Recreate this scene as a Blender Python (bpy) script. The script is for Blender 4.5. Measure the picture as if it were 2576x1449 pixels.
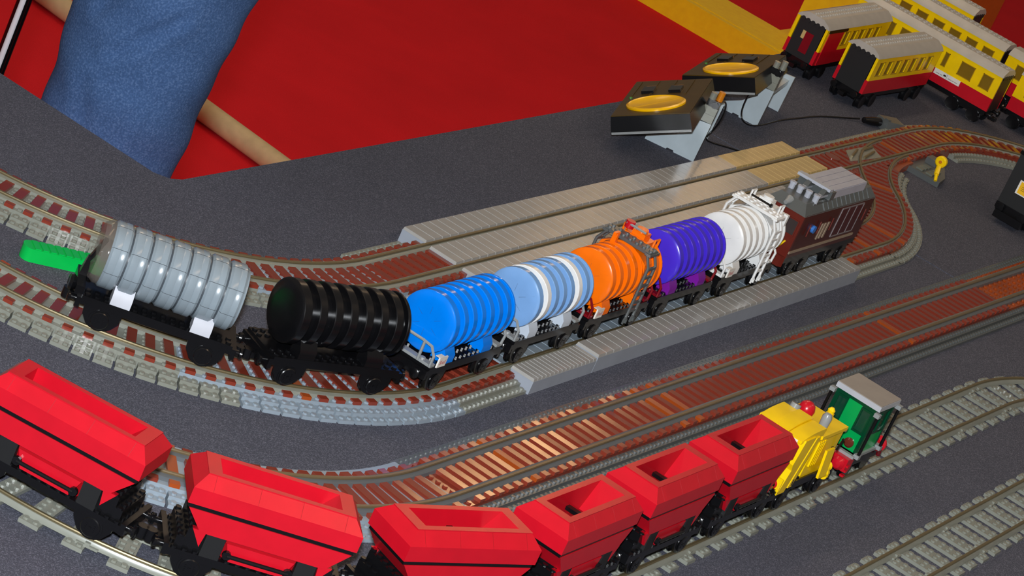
import bpy, bmesh, math, random
from mathutils import Vector, Matrix
from math import sin, cos, pi, radians, sqrt

random.seed(7)
S = 0.008            # one brick stud pitch in metres; all lengths below are in studs
sc = bpy.context.scene
for o in list(bpy.data.objects):
    bpy.data.objects.remove(o)
C = sc.collection

# ------------------------------------------------------------------ camera
RIGHT = Vector((0.4662862, -0.7925788, 0.3929327))
DOWN = Vector((-0.1292867, -0.5004614, -0.8560510))
FWD = Vector((0.8751355, 0.3483638, -0.3358281))
CAM = Vector((-315.0974, -73.0307, 129.0840))
cd = bpy.data.cameras.new('camera')
cam = bpy.data.objects.new('camera', cd); C.objects.link(cam)
m3 = Matrix((RIGHT, -DOWN, -FWD)).transposed()
cam.matrix_world = Matrix.Translation(CAM * S) @ m3.to_4x4()
cd.sensor_fit = 'HORIZONTAL'; cd.sensor_width = 36.0
cd.lens = 8000.0 / 2576.0 * 36.0
cd.clip_start = 0.05; cd.clip_end = 60.0
sc.camera = cam

# ------------------------------------------------------------------ world: warm dim hall
w = bpy.data.worlds.new('hall'); sc.world = w; w.use_nodes = True
bg = w.node_tree.nodes['Background']
bg.inputs[0].default_value = (1.0, 0.86, 0.72, 1.0)
bg.inputs[1].default_value = 0.14

# ------------------------------------------------------------------ lights
def lamp(name, kind, loc, power, col, **kw):
    d = bpy.data.lights.new(name, kind); d.energy = power; d.color = col
    for k, v in kw.items(): setattr(d, k, v)
    o = bpy.data.objects.new(name, d); C.objects.link(o); o.location = loc
    return o
# the camera's own flash, a hand above the lens
fl = lamp('camera_flash', 'AREA', (CAM + (-DOWN) * 11 - FWD * 2) * S, 95.0, (0.90, 0.95, 1.0), shape='RECTANGLE', size=0.06, size_y=0.035)
fl.rotation_euler = cam.matrix_world.to_euler()

vs = sc.view_settings
vs.view_transform = 'Standard'; vs.look = 'None'; vs.gamma = 1.0; vs.use_curve_mapping = False
vs.exposure = 0.0

# ------------------------------------------------------------------ materials
def lin(c):
    return tuple(((v / 255.0) / 12.92 if v / 255.0 <= 0.04045 else ((v / 255.0 + 0.055) / 1.055) ** 2.4) for v in c)
MAT = {}
def mat(name, rgb, rough=0.25, metal=0.0, spec=0.5, var=0.05, alpha=None, trans=0.0, scale=60.0, bump=0.0, bscale=900.0, coat=0.0):
    if name in MAT: return MAT[name]
    m = bpy.data.materials.new(name); m.use_nodes = True
    nt = m.node_tree; b = nt.nodes['Principled BSDF']
    c = lin(rgb)
    tc = nt.nodes.new('ShaderNodeTexCoord')
    nz = nt.nodes.new('ShaderNodeTexNoise'); nz.inputs['Scale'].default_value = scale; nz.inputs['Detail'].default_value = 3.0
    nt.links.new(tc.outputs['Object'], nz.inputs['Vector'])
    rp = nt.nodes.new('ShaderNodeValToRGB')
    rp.color_ramp.elements[0].position = 0.3; rp.color_ramp.elements[1].position = 0.7
    rp.color_ramp.elements[0].color = tuple(v * (1 - var) for v in c) + (1,)
    rp.color_ramp.elements[1].color = tuple(min(1, v * (1 + var)) for v in c) + (1,)
    nt.links.new(nz.outputs['Fac'], rp.inputs['Fac'])
    nt.links.new(rp.outputs['Color'], b.inputs['Base Color'])
    b.inputs['Roughness'].default_value = rough
    b.inputs['Metallic'].default_value = metal
    b.inputs['Specular IOR Level'].default_value = spec
    b.inputs['Coat Weight'].default_value = coat
    if trans: b.inputs['Transmission Weight'].default_value = trans
    if alpha is not None: b.inputs['Alpha'].default_value = alpha
    if bump:
        n2 = nt.nodes.new('ShaderNodeTexNoise'); n2.inputs['Scale'].default_value = bscale; n2.inputs['Detail'].default_value = 4.0
        nt.links.new(tc.outputs['Object'], n2.inputs['Vector'])
        bp = nt.nodes.new('ShaderNodeBump'); bp.inputs['Strength'].default_value = bump; bp.inputs['Distance'].default_value = 0.002
        nt.links.new(n2.outputs['Fac'], bp.inputs['Height']); nt.links.new(bp.outputs['Normal'], b.inputs['Normal'])
    MAT[name] = m
    return m

RED = mat('red plastic', (190, 15, 33), 0.28)
REDD = mat('shaded red plastic', (150, 8, 20), 0.28)
BLACK = mat('black plastic', (14, 14, 16), 0.22)
BLACKM = mat('matt black plastic', (20, 20, 21), 0.5)
GREY = mat('light grey plastic', (140, 143, 143), 0.25)
OLDG = mat('old grey plastic', (128, 130, 120), 0.25)
BLEY = mat('blue grey plastic', (138, 150, 160), 0.25)
DGREY = mat('dark grey plastic', (84, 88, 88), 0.28)
RAILP = mat('dark rail plastic', (88, 92, 95), 0.35)
BRASS = mat('rail brass', (120, 108, 80), 0.42, metal=0.6)
BROWN = mat('reddish brown plastic', (122, 49, 35), 0.16, var=0.12, scale=25)
BROWN2 = mat('orange brown plastic', (150, 66, 22), 0.26, var=0.12, scale=25)
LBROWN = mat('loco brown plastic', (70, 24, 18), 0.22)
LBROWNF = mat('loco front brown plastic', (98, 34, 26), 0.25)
TAN = mat('tan plastic', (190, 165, 110), 0.25)
BLUE = mat('blue plastic', (0, 120, 225), 0.18)
LBLUE = mat('pale blue plastic', (118, 160, 210), 0.2)
WHITE = mat('white plastic', (228, 228, 226), 0.22)
ORANGE = mat('orange plastic', (248, 112, 8), 0.2)
PURPLE = mat('violet plastic', (68, 44, 200), 0.2)
PURP2 = mat('purple plastic', (120, 26, 150), 0.25)
DRED = mat('dark red plastic', (120, 14, 26), 0.25)
GTANK = mat('grey tank plastic', (132, 144, 152), 0.2)
YELL = mat('yellow plastic', (246, 204, 8), 0.22)
GREEN = mat('green plastic', (0, 150, 72), 0.22)
DGREEN = mat('dark green plastic', (0, 60, 36), 0.2)
LIME = mat('bright green plastic', (0, 176, 72), 0.3)
SMOKE = mat('smoked clear plastic', (120, 112, 104), 0.1, alpha=0.42)
GLASS = mat('cab glass', (24, 74, 54), 0.06, alpha=0.5)
AMBER = mat('amber window plastic', (150, 105, 20), 0.15)
CLEARG = mat('grey seat plastic', (120, 120, 120), 0.3)
BUFF = mat('beige pipe', (196, 170, 128), 0.55, var=0.08)
YBEAM = mat('yellow painted beam', (255, 208, 0), 0.55, var=0.06)
PAPER = mat('white sticker', (226, 222, 214), 0.45)
PRINT = mat('red sticker print', (190, 20, 40), 0.5)
INK = mat('black sticker print', (24, 22, 22), 0.5)
SUN = mat('yellow sticker print', (244, 186, 10), 0.5)
BRONZE = mat('bronze controller lid', (74, 54, 8), 0.38, spec=0.3, var=0.1)
DIAL = mat('yellow dial', (250, 190, 0), 0.25)
SKIN = mat('skin', (196, 150, 122), 0.5)
SHIRT = mat('dark shirt', (52, 54, 60), 0.9, var=0.12, bump=0.3)
HAIR = mat('dark hair', (46, 34, 26), 0.7, var=0.2)
SOLE = mat('shoe leather', (40, 34, 30), 0.5)
CHROME = mat('bright metal', (190, 194, 200), 0.15, metal=1.0)
BLUEDOT = mat('small blue plastic', (60, 120, 200), 0.25)

def cloth_mat(name, rgb, fleck, scale, var, rough=0.95, bump=0.4):
    m = bpy.data.materials.new(name); m.use_nodes = True
    nt = m.node_tree; b = nt.nodes['Principled BSDF']
    tc = nt.nodes.new('ShaderNodeTexCoord')
    n1 = nt.nodes.new('ShaderNodeTexNoise'); n1.inputs['Scale'].default_value = scale; n1.inputs['Detail'].default_value = 2.0
    n2 = nt.nodes.new('ShaderNodeTexNoise'); n2.inputs['Scale'].default_value = 6.0; n2.inputs['Detail'].default_value = 3.0
    for n in (n1, n2): nt.links.new(tc.outputs['Object'], n.inputs['Vector'])
    r = nt.nodes.new('ShaderNodeValToRGB'); c = lin(rgb); f = lin(fleck)
    r.color_ramp.elements[0].position = 0.35; r.color_ramp.elements[0].color = tuple(v * (1 - var) for v in c) + (1,)
    r.color_ramp.elements[1].position = 0.68; r.color_ramp.elements[1].color = f + (1,)
    e = r.color_ramp.elements.new(0.52); e.color = c + (1,)
    nt.links.new(n1.outputs['Fac'], r.inputs['Fac'])
    mx = nt.nodes.new('ShaderNodeMixRGB'); mx.blend_type = 'MULTIPLY'; mx.inputs[0].default_value = 0.25
    nt.links.new(r.outputs['Color'], mx.inputs[1]); nt.links.new(n2.outputs['Fac'], mx.inputs[2])
    nt.links.new(mx.outputs[0], b.inputs['Base Color'])
    b.inputs['Roughness'].default_value = rough; b.inputs['Specular IOR Level'].default_value = 0.15
    bp = nt.nodes.new('ShaderNodeBump'); bp.inputs['Strength'].default_value = bump; bp.inputs['Distance'].default_value = 0.001
    nt.links.new(n1.outputs['Fac'], bp.inputs['Height']); nt.links.new(bp.outputs['Normal'], b.inputs['Normal'])
    MAT[name] = m
    return m
FELT = cloth_mat('grey table felt', (82, 84, 96), (112, 114, 128), 900.0, 0.25)
CARPET = cloth_mat('red carpet', (222, 27, 38), (228, 34, 44), 500.0, 0.06)
DENIM = cloth_mat('blue denim', (66, 94, 138), (86, 112, 154), 500.0, 0.2)

# ------------------------------------------------------------------ mesh collector (stud units)
class MB:
    def __init__(s): s.v = []; s.f = []
    def add(s, vs, fs):
        n = len(s.v); s.v += [tuple(v) for v in vs]; s.f += [tuple(i + n for i in f) for f in fs]; return s
    def box(s, x0, x1, y0, y1, z0, z1):
        return s.hull([(x0, y0), (x1, y0), (x1, y1), (x0, y1)], z0, [(x0, y0), (x1, y0), (x1, y1), (x0, y1)], z1)
    def hull(s, b, z0, t, z1):
        n = len(b)
        vs = [(p[0], p[1], z0) for p in b] + [(p[0], p[1], z1) for p in t]
        fs = [tuple(range(n - 1, -1, -1)), tuple(range(n, 2 * n))] + [(i, (i + 1) % n, n + (i + 1) % n, n + i) for i in range(n)]
        return s.add(vs, fs)
    def prism(s, poly, axis, a, b):
        """polygon (u,v) extruded along axis; for 'x': (y,z); 'y': (x,z); 'z': (x,y)"""
        def P(u, v, t): return {'x': (t, u, v), 'y': (u, t, v), 'z': (u, v, t)}[axis]
        n = len(poly)
        ar = sum(poly[i][0] * poly[(i + 1) % n][1] - poly[(i + 1) % n][0] * poly[i][1] for i in range(n))
        if axis == 'y': ar = -ar
        if ar < 0: poly = poly[::-1]
        vs = [P(u, v, a) for u, v in poly] + [P(u, v, b) for u, v in poly]
        fs = [tuple(range(n - 1, -1, -1)), tuple(range(n, 2 * n))] + [(i, (i + 1) % n, n + (i + 1) % n, n + i) for i in range(n)]
        return s.add(vs, fs)
    def cyl(s, a, b, r, n=12, r2=None, caps=True):
        a = Vector(a); b = Vector(b); d = (b - a).normalized()
        u = d.orthogonal().normalized(); w_ = d.cross(u); r2 = r if r2 is None else r2
        vs = [a + (u * cos(2 * pi * i / n) + w_ * sin(2 * pi * i / n)) * r for i in range(n)]
        vs += [b + (u * cos(2 * pi * i / n) + w_ * sin(2 * pi * i / n)) * r2 for i in range(n)]
        fs = [(i, (i + 1) % n, n + (i + 1) % n, n + i) for i in range(n)]
        if caps: fs += [tuple(range(n - 1, -1, -1)), tuple(range(n, 2 * n))]
        return s.add(vs, fs)
    def stud(s, x, y, z, n=8):
        vs = [(x + .3 * cos(2 * pi * i / n), y + .3 * sin(2 * pi * i / n), z) for i in range(n)]
        vs += [(x + .3 * cos(2 * pi * i / n), y + .3 * sin(2 * pi * i / n), z + .2) for i in range(n)]
        return s.add(vs, [(i, (i + 1) % n, n + (i + 1) % n, n + i) for i in range(n)] + [tuple(range(n, 2 * n))])
    def lathe(s, prof, n=32, axis='x', c=(0, 0, 0)):
        """profile (t, r) along the axis"""
        vs = []
        for t, r in prof:
            for i in range(n):
                a = 2 * pi * i / n; u, v = r * cos(a), r * sin(a)
                q = {'x': (t, u, v), 'y': (v, t, u), 'z': (u, v, t)}[axis]
                vs.append((q[0] + c[0], q[1] + c[1], q[2] + c[2]))
        fs = []
        for k in range(len(prof) - 1):
            for i in range(n):
                j = (i + 1) % n
                fs.append((k * n + i, k * n + j, (k + 1) * n + j, (k + 1) * n + i))
        fs.append(tuple(range(n - 1, -1, -1))); fs.append(tuple(range((len(prof) - 1) * n, len(prof) * n)))
        return s.add(vs, fs)
    def tube(s, pts, r, n=8, closed=False):
        P = [Vector(p) for p in pts]; m = len(P); rings = []
        prev = None
        for i in range(m):
            if closed: d = (P[(i + 1) % m] - P[i - 1])
            else: d = P[min(i + 1, m - 1)] - P[max(i - 1, 0)]
            d.normalize()
            u = d.orthogonal().normalized() if prev is None else (prev - d * prev.dot(d)).normalized()
            prev = u; w_ = d.cross(u)
            rings.append([P[i] + (u * cos(2 * pi * k / n) + w_ * sin(2 * pi * k / n)) * r for k in range(n)])
        vs = [v for g in rings for v in g]; fs = []
        for i in range(m if closed else m - 1):
            a = i * n; b = ((i + 1) % m) * n
            fs += [(a + k, a + (k + 1) % n, b + (k + 1) % n, b + k) for k in range(n)]
        if not closed: fs += [tuple(range(n - 1, -1, -1)), tuple(range((m - 1) * n, m * n))]
        return s.add(vs, fs)
    def data(s, name, material, smooth=35):
        me = bpy.data.meshes.new(name)
        me.from_pydata([(x * S, y * S, z * S) for x, y, z in s.v], [], s.f)
        me.materials.append(material)
        if smooth:
            me.polygons.foreach_set('use_smooth', [True] * len(me.polygons))
            me.set_sharp_from_angle(angle=radians(smooth))
        me.update()
        return me
    def build(s, name, material, parent=None, kind=None, label=None, smooth=35):
        o = bpy.data.objects.new(name, s.data(name, material, smooth)); C.objects.link(o)
        if parent is not None: o.parent = parent
        if kind: o['kind'] = kind
        if label: o['label'] = label
        return o
def tag(o, label, cat, group=None, kind=None):
    o['label'] = label; o['category'] = cat
    if group: o['group'] = group
    if kind: o['kind'] = kind
    return o
def thing(name, label, cat, loc=(0, 0, 0), rz=0.0, group=None, kind=None):
    o = bpy.data.objects.new(name, None); C.objects.link(o); o.empty_display_size = 0.01
    o.location = (loc[0] * S, loc[1] * S, loc[2] * S); o.rotation_euler = (0, 0, rz)
    return tag(o, label, cat, group, kind)
def inst(data, name, parent, loc=(0, 0, 0), rz=0.0):
    o = bpy.data.objects.new(name, data); C.objects.link(o); o.parent = parent
    o.location = (loc[0] * S, loc[1] * S, loc[2] * S); o.rotation_euler = (0, 0, rz)
    return o
def kids(o): return [c for c in bpy.data.objects if c.parent == o]
def copy_tree(o, parent=None, ch=None):
    if ch is None:
        ch = {}
        for c in bpy.data.objects:
            if c.parent: ch.setdefault(c.parent.name, []).append(c)
    c = o.copy(); C.objects.link(c); c.parent = parent
    for k in ch.get(o.name, []): copy_tree(k, c, ch)
    return c
def text(name, body, size, material, parent, mw):
    """flat printed lettering as mesh; size in studs"""
    cu = bpy.data.curves.new('lettering', 'FONT'); cu.body = body; cu.size = size * S; cu.align_x = 'CENTER'; cu.align_y = 'CENTER'
    t = bpy.data.objects.new('lettering', cu); C.objects.link(t)
    me = bpy.data.meshes.new_from_object(t.evaluated_get(bpy.context.evaluated_depsgraph_get()))
    bpy.data.objects.remove(t); bpy.data.curves.remove(cu)
    me.materials.clear(); me.materials.append(material)
    o = bpy.data.objects.new(name, me); C.objects.link(o); o.parent = parent
    o.matrix_local = mw
    return o
def frame(loc, ex, ey):
    ex = Vector(ex).normalized(); ey = Vector(ey).normalized(); ez = ex.cross(ey)
    m = Matrix((ex, ey, ez)).transposed().to_4x4()
    return Matrix.Translation(Vector(loc) * S) @ m

# ================================================================== the place
fl_ = MB().box(-700, 1500, -500, 1300, -93, -92).build('floor', CARPET); fl_['kind'] = 'structure'

def emit(name, col, k):
    m = bpy.data.materials.new(name); m.use_nodes = True
    b = m.node_tree.nodes['Principled BSDF']; b.inputs['Emission Color'].default_value = col + (1,); b.inputs['Emission Strength'].default_value = k
    b.inputs['Base Color'].default_value = col + (1,)
    return m
WARM = emit('warm lamp glass', (1.0, 0.74, 0.48), 8.0)
HALO = emit('bright amber lamp glass', (1.0, 0.62, 0.30), 60.0)
def ceiling_lamp(loc, lx, ly, label):
    t = thing('ceiling_lamp', label, 'lamp', loc)
    MB().box(-lx / 2 - 3, lx / 2 + 3, -ly / 2 - 3, ly / 2 + 3, 1, 6).build('housing', WHITE, t)
    MB().box(-lx / 2, lx / 2, -ly / 2, ly / 2, -.6, .9).build('diffuser', HALO if lx < 160 else WARM, t)
    MB().cyl((-lx / 3, 0, 6), (-lx / 3, 0, 46), .5, 8).build('hanger', CHROME, t)
    MB().cyl((lx / 3, 0, 6), (lx / 3, 0, 46), .5, 8).build('hanger', CHROME, t)
for loc, lx, ly, lb in (((520, 236, 250), 70, 4, 'long narrow warm lamp hanging beyond the coaches'),
                        ((878, 344, 250), 20, 7, 'short warm lamp hanging far across the hall'),
                        ((700, 318, 250), 16, 5, 'small warm lamp hanging midway across the hall'),
                        ((-60, -150, 275), 170, 32, 'broad warm lamp hanging over the near left of the table'),
                        ((-60, 200, 275), 170, 32, 'broad warm lamp hanging over the visitor in jeans'),
                        ((250, -150, 275), 170, 32, 'broad warm lamp hanging over the near right of the table'),
                        ((330, 450, 275), 170, 32, 'broad warm fill lamp added over the open carpet'),  # added to brighten the yellow beam and carpet, no known fixture there
                        ((250, 200, 275), 170, 32, 'broad warm lamp hanging over the speed controllers')):
    ceiling_lamp(loc, lx, ly, lb)

# table with its felt cover
tb = thing('exhibition_table', 'long table covered in dark grey felt carrying the whole railway', 'table', (0, 0, -92))
pl = [(-160, -60), (120.7, -60), (120.7, 93.3), (-6.2, 93.3), (-8.0, 93.9), (-9.1, 95.6), (-9.1, 260), (-160, 260)]
pr = [(121.15, -60), (330, -60), (330, 40), (262, 40), (262, 101.5), (206, 101.5), (206, 98.5), (170, 98.5), (168, 93.3), (121.15, 93.3)]
for poly in (pl, pr):
    MB().prism(poly, 'z', 88.6, 92.0).build('felt_panel', FELT, tb)
    MB().prism([(x * .996, y * .99 - (1 if y > 0 else -1)) for x, y in poly], 'z', 86.2, 88.6).build('board', mat('pine board', (150, 110, 70), 0.6), tb)
for (x, y) in ((-150, -50), (110, -50), (110, 82), (-150, 250), (-16, 250), (320, -50), (320, 30), (252, 92), (130, 84)):
    MB().cyl((x, y, 0), (x, y, 86.2), 2.2, 12).build('leg', DGREY, tb)

# ------------------------------------------------------------------ track paths
class Path:
    def __init__(s, x, y, h, segs):
        s.seg = []; t = 0
        for g in segs:
            if g[0] == 'L': s.seg.append((t, t + g[1], 'L', x, y, h, 0)); x += g[1] * cos(h); y += g[1] * sin(h); t += g[1]
            else:
                R, a = g[1], radians(g[2]); ln = R * abs(a); sg = 1 if a > 0 else -1
                s.seg.append((t, t + ln, 'A', x, y, h, sg / R))
                x += R * sg * (sin(h + a) - sin(h)); y -= R * sg * (cos(h + a) - cos(h)); h += a; t += ln
        s.len = t
    def at(s, t):
        for g in s.seg:
            if t <= g[1] + 1e-6 or g is s.seg[-1]:
                u = t - g[0]; x, y, h, k = g[3:7]
                if k == 0: return x + u * cos(h), y + u * sin(h), h
                h2 = h + k * u
                return x + (sin(h2) - sin(h)) / k, y - (cos(h2) - cos(h)) / k, h2
    def samples(s, a, b, step=1.6):
        out = []
        for g in s.seg:
            lo, hi = max(a, g[0]), min(b, g[1])
            if hi - lo < 1e-6: continue
            n = 1 if g[6] == 0 else max(1, int(math.ceil((hi - lo) / step)))
            out += [lo + (hi - lo) * i / n for i in range(n + 1)]
        r = []
        for t in out:
            if not r or t - r[-1] > 1e-6: r.append(t)
        return r
def sweep(path, a, b, prof, mb=None):
    """closed profile of (offset to the left, z) along the path"""
    mb = mb or MB(); ts = path.samples(a, b); n = len(prof); vs = []
    ar = sum(prof[i][0] * prof[(i + 1) % n][1] - prof[(i + 1) % n][0] * prof[i][1] for i in range(n))
    if ar < 0: prof = prof[::-1]
    for t in ts:
        x, y, h = path.at(t)
        vs += [(x - sin(h) * o_, y + cos(h) * o_, z) for o_, z in prof]
    fs = []
    for i in range(len(ts) - 1):
        for k in range(n):
            fs.append((i * n + k, (i + 1) * n + k, (i + 1) * n + (k + 1) % n, i * n + (k + 1) % n))
    fs += [tuple(range(n)), tuple(range(len(ts) * n - 1, (len(ts) - 1) * n - 1, -1))]
    return mb.add(vs, fs)

TIE = MB().box(-.53, .53, -4, 4, 1.2, 1.6).data('tie', BROWN, 0)
TIE2 = MB().box(-.53, .53, -4, 4, 1.2, 1.6).data('tie', BROWN2, 0)
def edge_data(ln, material):
    m = MB().box(-ln / 2, ln / 2, 4, 5, 0, .8).box(-ln / 2, ln / 2, 5.02, 6, 0, .4)
    k = int(round(ln))
    for i in range(k):
        m.stud(-ln / 2 + .5 + i, 4.5, .8); m.stud(-ln / 2 + .5 + i, 5.5, .4)
    return m.data('ballast_plate', material, 35)
EDGE = {(n, mm.name): edge_data(n, mm) for n in (1, 2, 8) for mm in (OLDG, BLEY, GREY, DGREY)}

def ballast_run(root, path, deck, ties, edges, rails, raila=None, z_off=0.0, gauge=2.55, base_mat=OLDG, rail_mat=BRASS):
    """deck: [(s0,s1,material,studs?)]; ties: [(s0,s1,data)]; edges: [(s0,s1,side,len,material)]; rails: (s0,s1)"""
    for a, b, mm, st in deck:
        if st == 'rails':
            for sd in (-1, 1): sweep(path, a, b, [(sd * gauge - .4, 0), (sd * gauge + .4, 0), (sd * gauge + .4, 1.2), (sd * gauge - .4, 1.2)]).build('rail_bed', mm, root, smooth=20)
            continue
        sweep(path, a, b, [(-4, 0), (4, 0), (4, 1.2 + z_off), (-4, 1.2 + z_off)]).build('deck', mm, root, smooth=20)
        if st:
            m = MB(); t = a + 1.5
            while t < b:
                x, y, h = path.at(t)
                for o_ in (-3.5, -1.4, -.45, .45, 1.4, 3.5): m.stud(x - sin(h) * o_, y + cos(h) * o_, 1.2 + z_off, 7)
                t += 2.0
            if m.v: m.build('deck_studs', mm, root, kind='stuff')
    for a, b, data in ties:
        t = a + .5
        while t < b:
            x, y, h = path.at(t)
            o = inst(data if random.random() > .06 else TIE2, 'tie', root, (x, y, z_off), h)
            o.rotation_euler = (random.uniform(-.004, .004), random.uniform(-.03, .03), h)
            t += 2.0
    for a, b, side, ln, mm in edges:
        t = a
        while t < b - .5:
            ln_ = ln if b - t >= ln - .3 else (2 if b - t >= 1.7 else 1)
            x, y, h = path.at(t + ln_ / 2.0)
            inst(EDGE[(ln_, mm.name)], 'ballast_plate', root, (x, y, 0), h if side > 0 else h + pi)
            t += ln_
    for (a, b, bw), sd in [(r_, q_) for r_ in rails for q_ in (-1, 1)]:
        c = sd * gauge
        r = sweep(path, a, b, [(c - .17, 1.66 + z_off), (c + .17, 1.66 + z_off), (c + .2, 1.9 + z_off), (c + .14, 2.0 + z_off), (c - .14, 2.0 + z_off), (c - .2, 1.9 + z_off)]).build('rail', rail_mat, root, smooth=30)
        sweep(path, a, b, [(c - bw, 1.2 + z_off), (c + bw, 1.2 + z_off), (c + bw - .06, 1.62 + z_off), (c + .28, 1.74 + z_off), (c - .28, 1.74 + z_off), (c - bw + .06, 1.62 + z_off)]).build('rail_base', base_mat, r, smooth=30)

W = pi
# near platform line (tank train)
YA = 49.85
pa = Path(112, YA, W, [('L', 130.5), ('A', 40, -105)])
ra = thing('railway_track', 'raised track with brown sleepers carrying the coloured tank wagons past the platform', 'track')
def sx(x): return 112 - x      # path position of a given x on the straight
arc0 = 130.5; arc1 = pa.len
ballast_run(ra, pa,
    [(0, sx(94), BROWN, True), (sx(94), sx(-4.5), BLEY, 'rails'), (sx(-4.5), arc0 + 2, BROWN, True), (arc0 + 2, arc0 + 34, BLEY, True), (arc0 + 34, arc1, OLDG, True)],
    [(0, sx(95), TIE), (sx(-5), arc1, TIE)],
    [(0, sx(94.5), 1, 2, OLDG), (0, sx(131) if False else 0, -1, 2, OLDG), (sx(-4.5), arc0, 1, 8, OLDG), (arc0, arc0 + 28, 1, 2, BLEY), (arc0 + 28, arc1, 1, 2, OLDG),
     (sx(13), arc0 - 8, -1, 8, GREY)],
    [(0, sx(-4.5), .42), (sx(-4.5), arc1, .74)], base_mat=OLDG)
# far line through the platforms
YB = 67.6
pb = Path(175, 67.3, W - .0017, [('L', 175.5), ('A', 40, -105)])
rb = thing('railway_track', 'raised track running between the pale platforms farthest from the viewer', 'track')
def sb(x): return 175 - x
barc = 175.5
ballast_run(rb, pb,
    [(0, sb(130), BROWN, True), (sb(130), sb(14), BLEY, 'rails'), (sb(14), barc, BROWN, True), (barc, barc + 22, BLEY, True), (barc + 22, pb.len, OLDG, True)],
    [(0, sb(131), TIE), (sb(13.4), pb.len, TIE)],
    [(sb(13), barc, -1, 8, OLDG), (sb(13), barc, 1, 8, OLDG), (barc, barc + 16, 1, 2, BLEY), (barc + 16, pb.len, 1, 2, OLDG), (0, sb(131), -1, 8, OLDG)],
    [(0, sb(14), .42), (sb(14), pb.len, .74)])
pb2 = Path(175, 67.3, 0, [('A', 40, -62)])
ballast_run(rb, pb2, [(0, pb2.len, BROWN, True)], [(0, pb2.len, TIE)], [(0, pb2.len, 1, 2, OLDG)], [(0, pb2.len, .42)])
sweep(pb2, 4, pb2.len, [(-5, 0), (-4, 0), (-4, .8), (-5, .8)]).build('inner_edge', OLDG, rb)
sweep(pb2, 4, pb2.len, [(-6, 0), (-5.02, 0), (-5.02, .4), (-6, .4)]).build('inner_edge', OLDG, rb)
m = MB()
for i in range(36):
    x, y, h = pb2.at(4.5 + i)
    for o_, z in ((-4.5, .8), (-5.5, .4)): m.stud(x - sin(h) * o_, y + cos(h) * o_, z)
m.build('edge_studs', OLDG, rb, kind='stuff')
# crossover between the two lines
pc = Path(111.5, YA, 0, [('A', 40, 37.9), ('A', 40, -37.9)])
rc = thing('railway_crossover', 'curving crossover track with orange brown sleepers behind the brown locomotive', 'track')
ballast_run(rc, pc, [(0, pc.len, BROWN2, False)], [(0, pc.len - 12, TIE)], [(0, 44, -1, 2, OLDG)], [(0, pc.len, .36)], z_off=-.02)
# middle line with dark rails
pd = Path(150, 31.35, W - .0178, [('L', 190.3), ('A', 40, -72)])
rd = thing('railway_track', 'raised track with dark plastic rails between the tank train and red hoppers', 'track')
def sd_(x): return 150 - x
darc = 190.3
ballast_run(rd, pd,
    [(0, sd_(118), BROWN2, True), (sd_(118), darc, BROWN, True), (darc, pd.len, BLEY, True)],
    [(sd_(117), darc - 2.5, TIE), (darc + 1, pd.len, TIE)],
    [(0, darc, 1, 8, DGREY), (0, darc, -1, 8, DGREY), (darc, pd.len, 1, 2, BLEY)],
    [(0, pd.len, .74)], base_mat=RAILP, rail_mat=mat('dark rail top', (112, 96, 70), 0.35, metal=0.3), gauge=2.5)
sweep(pd, darc, pd.len, [(-5.4, 0), (-4, 0), (-4, .8), (-5.4, .8)]).build('inner_edge', BLEY, rd)

# plain grey tracks lying on the felt
def sleeper(material):
    m = MB().box(-1, 1, -4, 4, 0, .4)
    for x in (-.5, .5):
        for y in (-3.5, -1.5, -.5, .5, 1.5, 3.5): m.stud(x, y, .4)
    return m.data('sleeper', material)
SLP = sleeper(OLDG)
CLIP = MB().box(-1.1, 1.1, -.75, .75, .4, .62).box(-.25, .25, -.7, .7, .4, .85).data('rail_clip', OLDG, 0)
def plain_run(root, path, a, b, off=0.0):
    t = a + 1 + off
    k = 0
    while t < b:
        x, y, h = path.at(t)
        inst(SLP, 'sleeper', root, (x, y, 0), h)
        if k % 4 == 0:
            for sd in (-1, 1):
                x2, y2, h2 = path.at(max(0, t - 1))
                inst(CLIP, 'rail_clip', root, (x2 - sin(h2) * 2.55 * sd, y2 + cos(h2) * 2.55 * sd, 0), h2)
        k += 1; t += 4.0
    for sd in (-1, 1):
        c = sd * 2.55
        r = sweep(path, a, b, [(c - .16, .86), (c + .16, .86), (c + .19, 1.1), (c + .14, 1.2), (c - .14, 1.2), (c - .19, 1.1)]).build('rail', BRASS, root, smooth=30)
        sweep(path, a, b, [(c - .5, .4), (c + .5, .4), (c + .46, .66), (c + .3, .94), (c - .3, .94), (c - .46, .66)]).build('rail_base', OLDG, r, smooth=30)
HB = W - .01697
pe = Path(79, 15.94, HB, [('L', 129), ('A', 40, -92)])
re_ = thing('railway_track', 'low grey track under the red hopper wagons and green locomotive', 'track')
plain_run(re_, pe, 0, pe.len, 1.0)
pe2 = Path(79, 15.94, .01697 * 0 , [('A', 40, -40)])
plain_run(re_, pe2, 0, pe2.len, 1.0)
pf = Path(110, -.68, W - .00616, [('L', 150)])
rf = thing('railway_track', 'empty low grey track in the corner nearest the viewer', 'track')
plain_run(rf, pf, 0, pf.len, 1.0)

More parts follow.
